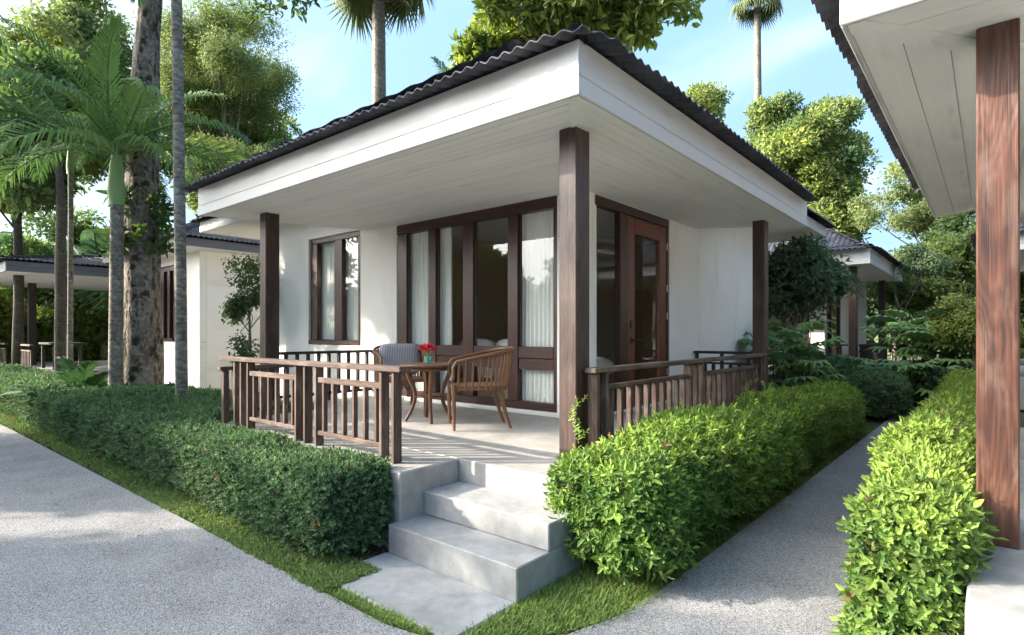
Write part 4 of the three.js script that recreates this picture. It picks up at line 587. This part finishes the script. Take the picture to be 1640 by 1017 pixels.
const FR = { palm: [tint([0.20, 0.37, 0.09]), tint([0.28, 0.45, 0.11]), tint([0.15, 0.30, 0.10])], dark: [tint([0.07, 0.16, 0.045]), tint([0.11, 0.23, 0.06])], olive: [tint([0.24, 0.29, 0.10]), tint([0.16, 0.22, 0.08])], banana: [tint([0.16, 0.31, 0.13], 0.45), tint([0.12, 0.26, 0.09], 0.45)] };
reseed(303);
const fronds = { up: featherFrond(2.3, 42, 0.62, 0.036, 1.15, 0.9), mid: featherFrond(2.3, 42, 0.62, 0.036, 0.75, 1.25), low: featherFrond(2.2, 42, 0.6, 0.036, 0.25, 1.3), small: featherFrond(1.0, 22, 0.34, 0.04, 1.2, 0.9, 0.2, 0.2) };
const fans = { big: fanLeaf(0.95, 34, 4.6, 0.9, 0.55, 0.35), wide: fanLeaf(0.9, 26, 4.2, 0.8, 0.45, 0.5), lady: fanLeaf(0.3, 9, 3.4, 0.26, 0.6, 0.3, 1.1), small: fanLeaf(0.62, 22, 3.9, 0.5, 0.5, 0.3) };
function palm(name, label, group, base, H, r0, r1, crown, opts = {}) { // crown: [geo, material list, count, yaw offset, scale, tilt]
  const t = thing(name, label, 'palm tree', base, group), lx = opts.lean?.[0] ?? 0, lz = opts.lean?.[1] ?? 0, n = 26, top = V(lx, H, lz);
  const pts = []; for (let i = 0; i <= n; i++) { const s = i / n; pts.push(V(lx * s * s + Math.sin(s * 4 + H) * 0.03, H * s - (i ? 0 : 0.1), lz * s * s)); }
  addMesh(t, 'trunk', tube(pts, pts.map((_, i) => lerp(r0, r1, Math.min(1, (i / n) * 1.1)) * (1 + 0.35 * Math.exp(-i * 0.9))), 18, 0.04, H), opts.bark ?? M.palmbark);
  if (opts.shaft) { const [a, w] = opts.shaft; addMesh(t, 'crown_shaft', tube([top.clone().add(V(0, -0.02, 0)), top.clone().add(V(0, a * 0.25, 0)), top.clone().add(V(0, a * 0.7, 0)), top.clone().add(V(0, a, 0))], [w, w * 1.12, w * 0.85, w * 0.5], 14), M.shaft); top.y += a * 0.92; }
  for (const [geo, mats, cnt, yaw, sc, tilt] of crown) for (let i = 0; i < cnt; i++) { const o = addMesh(t, 'frond', geo, mats[i % mats.length]); o.position.copy(top).add(V(0, rr(-0.06, 0.06), 0)); o.rotation.set(0, yaw + (i * 6.2832) / cnt + rr(-0.25, 0.25), (tilt ?? 0) + rr(-0.12, 0.12), 'YXZ'); o.rotation.x = rr(-0.35, 0.35); o.scale.setScalar(sc * rr(0.88, 1.1)); }
  return t;
}
palm('feather_palm', 'palm with a green crown shaft and pale ringed trunk beside the thick bark trunk', 'feather palms', [-8.98, 0, 0.67], 3.75, 0.115, 0.1, [[fronds.up, FR.palm, 4, 0.3, 1.1, 0], [fronds.mid, FR.palm, 8, 0.6, 1.15, 0], [fronds.low, FR.palm, 5, 0.1, 1.05, 0]], { shaft: [0.95, 0.12], bark: M.palmbark });
palm('feather_palm', 'slender speckled palm trunk in front of the white wall by the roof tip', 'feather palms', [-6.98, 0, 0.37], 8.2, 0.085, 0.075, [[fronds.up, FR.palm, 3, 0.2, 0.8, 0], [fronds.mid, FR.olive, 5, 0.1, 0.85, 0], [fronds.low, FR.palm, 5, 0.7, 0.8, -0.3]], { lean: [0.05, 0.1] });
palm('feather_palm', 'very thin palm standing in front of the porch fascia', 'feather palms', [-10.46, 0, 0.99], 4.5, 0.05, 0.042, [[fronds.up, FR.palm, 3, 0.9, 0.75, 0], [fronds.mid, FR.palm, 5, 0.3, 0.85, 0], [fronds.low, FR.dark, 3, 1.3, 0.75, 0]], { shaft: [0.5, 0.055], bark: M.palmbark });
palm('fan_palm', 'tall palm with hanging dry fan leaves rising behind the corner terrace roof', 'tall fan palms', [-11.45, 0, -6.67], 12.6, 0.24, 0.185, [[fans.big, FR.olive, 9, 0.2, 1.35, 0.15], [fans.big, FR.palm, 7, 0.6, 1.35, 0.7], [fans.wide, FR.olive, 14, 0.1, 1.3, -0.85]]);
palm('fan_palm', 'far slim palm with a small round head above the round tree', 'tall fan palms', [-6.86, 0, -27.5], 19.2, 0.26, 0.17, [[fans.big, FR.olive, 10, 0.2, 1.05, 0.2], [fans.big, FR.palm, 8, 0.5, 1.05, 0.85], [fans.wide, FR.olive, 13, 0.3, 1.05, -0.7]]);
palm('feather_palm', 'leaning fronds of a palm showing above the terrace roof edge', 'feather palms', [-10.6, 0, -9.4], 8.2, 0.13, 0.11, [[fronds.up, FR.palm, 4, 0.3, 1.0, 0], [fronds.mid, FR.palm, 7, 0.6, 1.0, 0], [fronds.low, FR.palm, 5, 0.1, 1.0, 0]]);
palm('feather_palm', 'palm with broad fronds hanging over the tiled roof behind the slender trunk', 'feather palms', [-20.6, 0, -10.2], 8.2, 0.15, 0.12, [[fronds.up, FR.palm, 4, 0.3, 1.5, 0], [fronds.mid, FR.palm, 8, 0.6, 1.6, 0], [fronds.low, FR.palm, 6, 0.1, 1.6, 0]]);
for (const [x, z, H, l] of [[-15.2, -9.5, 4.4, 'low feather palm behind the hip of the tiled roof'], [-30, -4.5, 4.6, 'feather palm behind the shrubbery at the back of the porch']]) palm('feather_palm', l, 'feather palms', [x, 0, z], H, 0.11, 0.09, [[fronds.up, FR.palm, 5, 0.3, 1.1, 0], [fronds.mid, FR.olive, 7, 0.6, 1.1, 0], [fronds.low, FR.dark, 5, 0.1, 1.05, 0]]);

function tree(name, label, group, base, trunk, crowns, o = {}) { // trunk: [[x,y,z,r]...]; crowns: {c,r,n blobs,b blob radius,k clumps per blob}
  const t = thing(name, label, 'tree', base, group), add = (n, g, m) => addMesh(t, n, g, m);
  if (trunk) { const cp = curvePts(trunk.map((q) => q.slice(0, 3)), 22), rs = cp.map((_, i) => { const q = (i / 22) * (trunk.length - 1), k = Math.min(trunk.length - 2, Math.floor(q)); return lerp(trunk[k][3], trunk[k + 1][3], q - k); }); add('trunk', tube(cp, rs, o.seg ?? 14, o.rough ?? 0.12, o.s ?? 3), o.bark ?? M.bark); }
  const list = [], br = [];
  for (const c of crowns) {
    const C = V(...c.c), R = V(...c.r);
    for (let i = 0; i < c.n; i++) {
      const q = rdir(); if (q.y < -0.55) q.y *= 0.5; const rad = Math.pow(rnd(), 0.4) * 0.88, bc = C.clone().add(V(q.x * R.x * rad, q.y * R.y * rad, q.z * R.z * rad)), br_ = c.b * rr(0.65, 1.3), hue = rnd();
      if (c.cut && c.cut(bc, base)) continue;
      for (let k = 0; k < c.k; k++) { const d = rdir(); if (d.y < 0 && rnd() < 0.55) d.y *= -1; const p = bc.clone().addScaledVector(d.clone().multiply(V(1, 0.72, 1)), br_ * Math.pow(rnd(), 0.35)); list.push({ p, d: d.clone().add(V(0, 0.3, 0)).addScaledVector(rdir(), 0.5).normalize(), s: (c.s ?? 1) * rr(0.7, 1.25), c: mixc(o.c0, o.c1, clamp(hue * 0.6 + rr(-0.25, 0.55), 0, 1), 0.18) }); }
      if (trunk && i % 3 === 0 && br.length < (o.limbs ?? 9)) { const e = trunk[trunk.length - 1], s = V(e[0], e[1], e[2]).lerp(V(trunk[trunk.length - 2][0], trunk[trunk.length - 2][1], trunk[trunk.length - 2][2]), rnd() * 0.6), m = s.clone().lerp(bc, 0.5).add(V(rr(-0.3, 0.3), rr(-0.1, 0.5), rr(-0.3, 0.3))); const br0 = Math.max(0.012, e[3] * rr(0.25, 0.5)); br.push(tube([s, m, bc], [br0, br0 * 0.6, br0 * 0.2], 6)); }
    }
  }
  if (br.length) br.forEach((g) => add('limb', g, o.bark ?? M.bark));
  instances(t, 'crown', o.geo, o.mat ?? M.leafThin, list); return t;
}
reseed(404);
const CL = { small: clump(16, 0.2, 0.13, 0.055), mid: clump(15, 0.3, 0.2, 0.09), big: clump(12, 0.34, 0.34, 0.15), tiny: clump(18, 0.15, 0.075, 0.035), feather: clump(26, 0.3, 0.11, 0.04) };
const TG = { mid: { c0: [0.09, 0.18, 0.04], c1: [0.30, 0.44, 0.08] }, yellow: { c0: [0.18, 0.28, 0.04], c1: [0.54, 0.62, 0.08] }, dark: { c0: [0.055, 0.125, 0.045], c1: [0.19, 0.31, 0.09] }, pale: { c0: [0.18, 0.27, 0.07], c1: [0.46, 0.55, 0.14] } };
// thick trunk with clinging plants
{
  const t = tree('bark_tree', 'thick rough bark tree trunk with clinging leafy plants behind the clipped hedge', 'garden trees', [-9.47, 0, 0.16], [[0.06, -0.1, 0, 0.4], [0.02, 0.5, 0, 0.34], [-0.02, 2.2, 0, 0.315], [-0.03, 3.4, 0, 0.3], [-0.12, 4.6, -0.05, 0.25], [-0.1, 6.0, -0.1, 0.24], [0.1, 7.6, -0.1, 0.2], [0.3, 9.5, -0.2, 0.15]], [{ c: [-0.4, 10.6, -1.4], r: [3.6, 1.9, 3.2], n: 26, b: 0.8, k: 50 }], { ...TG.mid, geo: CL.mid, rough: 0.28, seg: 36 });
  addMesh(t, 'side_stem', tube(curvePts([[0.2, -0.1, -0.22], [-0.24, 0.9, 0.14], [-0.3, 2.2, 0.1], [-0.26, 3.2, 0.08], [-0.15, 4.2, 0.05]], 16), Array.from({ length: 17 }, (_, i) => lerp(0.17, 0.1, i / 16)), 14, 0.25, 7), M.bark);
  const list = []; for (let i = 0; i < 60; i++) { const a = rr(0, 6.283), y = rr(3.0, 4.1); list.push({ p: V(Math.cos(a) * 0.3, y, Math.sin(a) * 0.3), d: V(Math.cos(a), rr(-0.4, 0.9), Math.sin(a)).normalize(), s: rr(0.8, 1.5), c: mixc([0.06, 0.15, 0.03], [0.2, 0.32, 0.05], rnd()) }); } instances(t, 'clinging_plant', sprig(7, 0.16, 0.17, 0.07, 1.1), M.leafBright, list);
}
// trees in view
tree('round_tree', 'dense round tree catching the sun beyond the terrace roof', 'background trees', [-5.0, 0, -26.4], [[0, -0.2, 0, 0.4], [0.1, 3, 0, 0.32], [0, 6.5, 0, 0.22]], [{ c: [0.3, 9.5, 0], r: [3.1, 3.7, 3.0], n: 74, b: 0.75, k: 56 }, { c: [-2.7, 8.2, 0.6], r: [2.3, 2.5, 2.2], n: 36, b: 0.65, k: 50 }, { c: [1.9, 6.6, 0.6], r: [1.2, 2.4, 1.2], n: 14, b: 0.5, k: 44 }], { c0: [0.12, 0.24, 0.06], c1: [0.48, 0.56, 0.07], geo: CL.mid });
tree('small_crown_tree', 'small rounded crown just above the side roof edge', 'background trees', [-11.7, 0, -31.2], [[0, -0.2, 0, 0.4], [0, 7, 0, 0.25], [0.1, 12, 0, 0.15]], [{ c: [0, 14.9, 0], r: [2.0, 2.0, 2.0], n: 26, b: 0.8, k: 60 }], { ...TG.yellow, geo: CL.mid });
tree('airy_tree', 'airy light tree with open twigs beyond the eave of the reddish post', 'background trees', [0.6, 0, -24], [[0, -0.2, 0, 0.25], [0.2, 3, 0, 0.2], [0.1, 5.5, 0, 0.14]], [{ c: [-0.2, 6.6, 0], r: [2.7, 2.2, 2.4], n: 40, b: 0.55, k: 26 }, { c: [2.6, 5.8, 1], r: [2.6, 2.2, 2.0], n: 40, b: 0.6, k: 32 }], { ...TG.pale, geo: CL.small });
tree('spreading_tree', 'broad green tree filling the gap beside the far bungalow', 'background trees', [2.0, 0, -20.5], [[0, -0.2, 0, 0.2], [0.2, 1.5, 0, 0.17], [0.1, 3, 0.2, 0.12]], [{ c: [0.6, 3.9, 0], r: [2.9, 1.9, 2.2], n: 56, b: 0.6, k: 60 }, { c: [-1.0, 3.0, 1.2], r: [1.6, 1.2, 1.4], n: 20, b: 0.5, k: 50 }], { c0: [0.13, 0.24, 0.05], c1: [0.42, 0.55, 0.1], geo: CL.small });
tree('golden_shrub', 'golden green rounded shrub under the far eave corner', 'garden shrubs', [2.25, 0, -12.0], [[0, -0.1, 0, 0.06], [0, 0.8, 0, 0.05], [0, 1.2, 0, 0.03]], [{ c: [0, 1.7, 0], r: [0.85, 0.6, 0.8], n: 26, b: 0.28, k: 50 }], { ...TG.yellow, geo: CL.tiny });
tree('shade_shrub', 'dark glossy shrub against the side wall of the bungalow', 'garden shrubs', [-0.75, 0, -9.6], [[0, -0.1, 0, 0.08], [0.1, 1.2, 0, 0.07], [0.1, 2, 0.1, 0.05]], [{ c: [0.1, 2.6, 0.4], r: [0.95, 1.1, 0.9], n: 24, b: 0.34, k: 30 }], { ...TG.dark, geo: CL.small });
tree('slender_tree', 'slim young tree with sparse twigs beside the lady palm clump', 'garden shrubs', [0.55, 0, -15.5], [[0, -0.1, 0, 0.06], [0.15, 1.5, 0, 0.05], [-0.1, 2.6, 0, 0.035]], [{ c: [0.5, 3.5, -0.5], r: [0.9, 0.6, 0.9], n: 9, b: 0.35, k: 26 }], { ...TG.dark, geo: CL.tiny });
tree('sapling', 'thin stemmed small tree growing against the white wall beside the terrace post', 'garden shrubs', [-8.3, 0, -1.3], [[0, -0.1, 0, 0.035], [0.05, 1.1, 0, 0.028], [0, 2, 0, 0.018]], [{ c: [0.0, 2.4, 0], r: [0.36, 0.72, 0.36], n: 14, b: 0.17, k: 8 }, { c: [-0.28, 1.95, 0.15], r: [0.2, 0.25, 0.2], n: 4, b: 0.14, k: 20 }, { c: [0.15, 1.2, 0.1], r: [0.2, 0.6, 0.2], n: 8, b: 0.1, k: 6 }], { ...TG.dark, geo: CL.tiny, bark: M.stem });
tree('canopy_tree', 'large leaved tree with sunlit hanging sprays behind the terrace roof peak', 'background trees', [-9.6, 0, -11.6], [[0, -0.2, 0, 0.3], [0.1, 5, 0, 0.24], [0.3, 9, 0, 0.18], [0.3, 12, 0, 0.12]], [{ c: [0.2, 12.2, 0], r: [2.9, 1.9, 2.2], n: 30, b: 0.55, k: 15 }, { c: [3.0, 11.6, -0.6], r: [2.4, 1.2, 1.6], n: 17, b: 0.5, k: 14 }, { c: [-1.8, 11.0, 0.5], r: [0.9, 1.7, 0.9], n: 12, b: 0.4, k: 28 }], { ...TG.yellow, geo: CL.big });
tree('feathery_tree', 'tall tree with pale feathery leaves behind the slender palm', 'background trees', [-21.5, 0, -6.4], [[0, -0.2, 0, 0.35], [0.4, 5, 0, 0.28], [0.6, 8, 0.2, 0.2]], [{ c: [0.8, 11.4, 0.4], r: [3.4, 3.0, 2.8], n: 74, b: 0.72, k: 44 }, { c: [2.0, 7.6, 0.6], r: [2.2, 1.3, 1.8], n: 26, b: 0.55, k: 36 }, { c: [-3.5, 9.6, 1.5], r: [2.4, 2.2, 2.2], n: 30, b: 0.7, k: 36 }], { ...TG.pale, geo: CL.feather });
tree('leafy_tree', 'bright leaved tree with small pale trunk beyond the porch', 'background trees', [-19.0, 0, 0.4], [[0, -0.1, 0, 0.14], [0.3, 3, 0, 0.12], [0, 5.6, 0, 0.08]], [{ c: [-0.6, 6.4, 0.2], r: [2.0, 1.6, 1.6], n: 26, b: 0.55, k: 34 }, { c: [-2.2, 9.2, 0.8], r: [2.0, 1.4, 1.4], n: 18, b: 0.5, k: 26 }], { ...TG.yellow, geo: CL.big, bark: M.paleStem });
tree('pale_tree', 'pale forked slim trunk rising behind the porch roof', 'garden trees', [-15.3, 0, 0.15], [[0, -0.1, 0, 0.13], [0.02, 3, 0, 0.115], [0.05, 4.6, 0, 0.1], [-0.25, 6.4, 0, 0.06]], [{ c: [-0.8, 7.2, 0], r: [1.6, 1.2, 1.4], n: 18, b: 0.42, k: 34 }, { c: [-1.5, 5.2, 0.3], r: [0.9, 1.3, 0.8], n: 12, b: 0.4, k: 34 }], { ...TG.mid, geo: CL.mid, bark: M.paleStem });
for (const [x, z, H, R, l, k] of [[-28, -2.6, 14.5, 3.6, 'tall pale tree high above the porch roof and the pale forked trunk', 'pale'], [-25.5, -8.5, 13.5, 3.0, 'tall bright tree behind the thick bark trunk', 'yellow'], [-26, -10, 5.5, 3.2, 'dark thicket tree behind the tiled roof of the bungalow by the thick trunk', 'dark'], [-29, -3, 5.0, 3.6, 'bushy tree at the back of the porch with the dark posts', 'mid'], [-18, -13.5, 4.6, 2.6, 'low green tree between the two white bungalows', 'mid'], [-36, 2, 4, 3, 'broad tree closing the far end of the clipped hedge', 'mid'], [-27, -18, 8, 3.6, 'tall green tree far behind the slender palm', 'pale'], [5.5, -28, 4, 3.2, 'bushy tree behind the eave corner bungalow', 'mid'], [-1.5, -33, 4.5, 3.4, 'green tree behind the broad tree by the far bungalow', 'dark'], [-27.5, -4.6, 3.6, 2.4, 'bright shrub at the back of the porch beside the banana plants', 'yellow'], [-22.5, -8, 3.6, 2.0, 'bright shrub between the porch and the tall palms', 'yellow'], [-25, 1.4, 3.0, 1.9, 'yellow green shrub seen through the porch posts', 'yellow']])
  tree('thicket_tree', l, 'background trees', [x, 0, z], [[0, -0.2, 0, 0.04 * R], [0.1, H * 0.4, 0, 0.035 * R], [0, H * 0.8, 0, 0.02 * R]], [{ c: [0, H * 0.75, 0], r: [R, H * (H > 12 ? 0.42 : 0.62), R], n: Math.round(R * (H > 12 ? 26 : 20)), b: R * 0.24, k: 46 }], { ...TG[k], geo: CL.mid });
{ // far wood that closes the view, reads as one mass
  const list = []; reseed(505);
  for (let i = 0; i < 15000; i++) { const a = rr(-2.6, 3.3), r = rr(42, 52), x = -2 + Math.sin(a) * r * 1.0, z = -2 - Math.cos(a) * r, top = 4.2 + 2.6 * n3(a * 7, 1, 2, 3); list.push({ p: V(x, rr(0.2, top) * Math.pow(rnd(), 0.15), z), d: rdir().add(V(0, 0.6, 0)).normalize(), s: rr(1.6, 3.4), c: mixc([0.03, 0.07, 0.02], [0.14, 0.22, 0.05], n3(a * 20, i % 7, 3, 5) + rr(-0.2, 0.2)) }); }
  const o = instances(scene, 'far_wood', CL.big, M.leaf, list); o.userData = { label: 'far wood closing the garden on all sides', category: 'trees', kind: 'stuff' };
}
// trees on the sunny side of the broad path, whose shade dapples the house and hedges
{
  const at = (w, a) => [w * 0.65 + a * 0.76, 0, w * 0.76 - a * 0.65];
  const sh = (label, w, a, crowns, o) => tree('shade_tree', label, 'trees across the path', at(w, a), [[0, -0.2, 0, 0.28], [0.1, 2.5, 0, 0.22], [0.1, 4.6, 0, 0.14]], crowns, { ...TG.mid, geo: CL.mid, ...o });
  sh('shade tree across the broad path opposite the window', -3.2, -12.5, [{ c: [0, 7.9, 0], r: [3.3, 3.0, 3.0], n: 72, b: 0.65, k: 26 }], {});
  sh('spreading tree across the broad path opposite the thick bark trunk', -10.4, -22, [{ c: [0, 8.0, 0], r: [3.0, 2.2, 2.8], n: 44, b: 0.65, k: 30 }], {});
  sh('low bushy tree across the broad path opposite the front railing', -2.8, -11.5, [{ c: [0, 3.2, 0], r: [2.6, 1.6, 2.4], n: 60, b: 0.5, k: 40 }], {});
  sh('low bushy tree across the broad path opposite the steps', 1.9, -11, [{ c: [0, 3.05, 0], r: [2.4, 1.6, 2.2], n: 50, b: 0.5, k: 36 }], {});
  sh('thin crowned tree across the broad path facing the corner post', 2.6, -14.5, [{ c: [-1.2, 9.1, -1.6], r: [2.7, 2.0, 2.4], n: 17, b: 0.38, k: 9 }], { geo: CL.small });
  sh('bushy tree across the broad path at the end of the pavement', 6.4, -11, [{ c: [0, 3.0, 0], r: [2.6, 2.0, 2.4], n: 40, b: 0.6, k: 32 }], {});
}
// lady palms, cycad, travellers palm, banana
function ladyPalm(label, base, n, H, sp, sc = 1) {
  const t = thing('lady_palm', label, 'palm shrub', base, 'lady palm clumps');
  for (let i = 0; i < n; i++) { const a = i * 2.4, r = sp * Math.sqrt((i + 0.5) / n), x = Math.cos(a) * r, z = Math.sin(a) * r, h = H * rr(0.45, 1); addMesh(t, 'stem', tube([V(x, -0.05, z), V(x * 1.1, h, z * 1.1)], [0.014, 0.012], 6), M.stem); for (let k = 0; k < 5; k++) { const o = addMesh(t, 'frond', fans.lady, k % 2 ? FR.palm[0] : FR.palm[1 + (i % 2)]); o.position.set(x * 1.1, h - k * 0.09, z * 1.1); o.rotation.set(0, k * 2.4 + i, rr(0.0, 0.7) - k * 0.12, 'YXZ'); o.scale.setScalar(sc * rr(0.9, 1.25)); } }
}
reseed(606);
ladyPalm('lady palm clump beside the end post of the terrace railing', [-0.35, 0, -7.3], 13, 1.45, 0.55, 1.15);
ladyPalm('tall lady palm clump behind the far end of the narrow path', [1.5, 0, -12.6], 18, 1.75, 0.75, 1.3);
ladyPalm('low lady palm clump before the far bungalow', [1.0, 0, -11.0], 10, 0.9, 0.55, 1.2);
{
  const c = thing('cycad', 'dark fern-like plant with stiff upright fronds beyond the clipped hedge', 'plant', [-9.9, 0.2, 0.98]);
  for (let i = 0; i < 13; i++) { const o = addMesh(c, 'frond', fronds.small, FR.dark[i % 2]); o.rotation.set(0, i * 2.4, rr(-0.55, 0.25), 'YXZ'); o.scale.setScalar(rr(0.8, 1.15)); }
  const t = thing('travellers_palm', 'fan shaped cluster of long bare ribs above the porch roof', 'plant', [-24.2, 0, -4.6]);
  addMesh(t, 'trunk', tube([V(0, -0.1, 0), V(0, 4.0, 0)], [0.16, 0.13], 10, 0.05), M.palmbark);
  const o = addMesh(t, 'frond', fanLeaf(2.7, 24, 2.5, 0.1, 0.75, 0.03, 0.55), FR.banana[0]); o.position.y = 4.0; o.rotation.set(1.45, -0.75, 0.0, 'YXZ'); o.rotateZ(0.9);
  const leaf = (L, W) => { const P = [], UV = [], n = 18; const ctr = (s) => V(L * s * Math.cos(0.9 * s * s), L * s * 0.96 - 0.28 * L * s * s * s, 0); for (let i = 0; i < n; i++) for (const sd of [-1, 1]) { const s0 = i / n, s1 = (i + (i % 5 === 2 ? 0.8 : 1)) / n, w = (s) => W * Math.pow(Math.sin(Math.PI * clamp(0.06 + s * 0.92, 0, 1)), 0.6), a = ctr(0.25 + 0.75 * s0), b = ctr(0.25 + 0.75 * s1), e = a.clone().add(V(0.05, -0.12 * w(s0), sd * w(s0))), f = b.clone().add(V(0.05, -0.12 * w(s1), sd * w(s1))); for (const [p, u, v] of [[a, 0.5, s0], [b, 0.5, s1], [e, 0, s0], [e, 0, s0], [b, 0.5, s1], [f, 0, s1]]) { P.push(p.x, p.y, p.z); UV.push(u, v); } } const pts = []; for (let i = 0; i <= 12; i++) pts.push(ctr(i / 12)); return mergeGeometries([fromTris(P, UV), tube(pts, pts.map((_, i) => lerp(0.035, 0.006, i / 12)), 6).toNonIndexed()]); };
  const bl = leaf(2.4, 0.38);
  for (const [x, z, lab] of [[-27.6, -1.0, 'banana plant with broad upright leaves above the porch roof'], [-25.6, -3.4, 'banana plant with arching leaves behind the very thin palm']]) { const b = thing('banana_plant', lab, 'plant', [x, 0, z], 'banana plants'); addMesh(b, 'trunk', tube([V(0, -0.1, 0), V(0, 3.4, 0)], [0.16, 0.1], 10, 0.05), M.shaft); for (let i = 0; i < 6; i++) { const q = addMesh(b, 'leaf', bl, FR.banana[i % 2]); q.position.y = 3.2; q.rotation.set(0, i * 1.05 + x, rr(-0.1, 0.45), 'YXZ'); q.scale.setScalar(rr(1.0, 1.35)); } }
  // small plants by the bed and the porch furniture far left
  const pt = thing('porch_table', 'dark table and bench on the porch behind the palms', 'table', [-18.8, 0.5, -0.6]); B(pt, 'table_top', M.darkrail, -19.6, -18.0, 1.22, 1.28, -1.0, -0.2, 0.01); for (const [x, z] of [[-19.5, -0.9], [-18.1, -0.9], [-19.5, -0.3], [-18.1, -0.3]]) B(pt, 'leg', M.darkrail, x - 0.04, x + 0.04, 0.5, 1.218, z - 0.04, z + 0.04, 0.005);
}
scene.traverse((o) => { if (o.isMesh) { o.castShadow = true; o.receiveShadow = true; } });
camera.updateProjectionMatrix();
renderer.render(scene, camera);
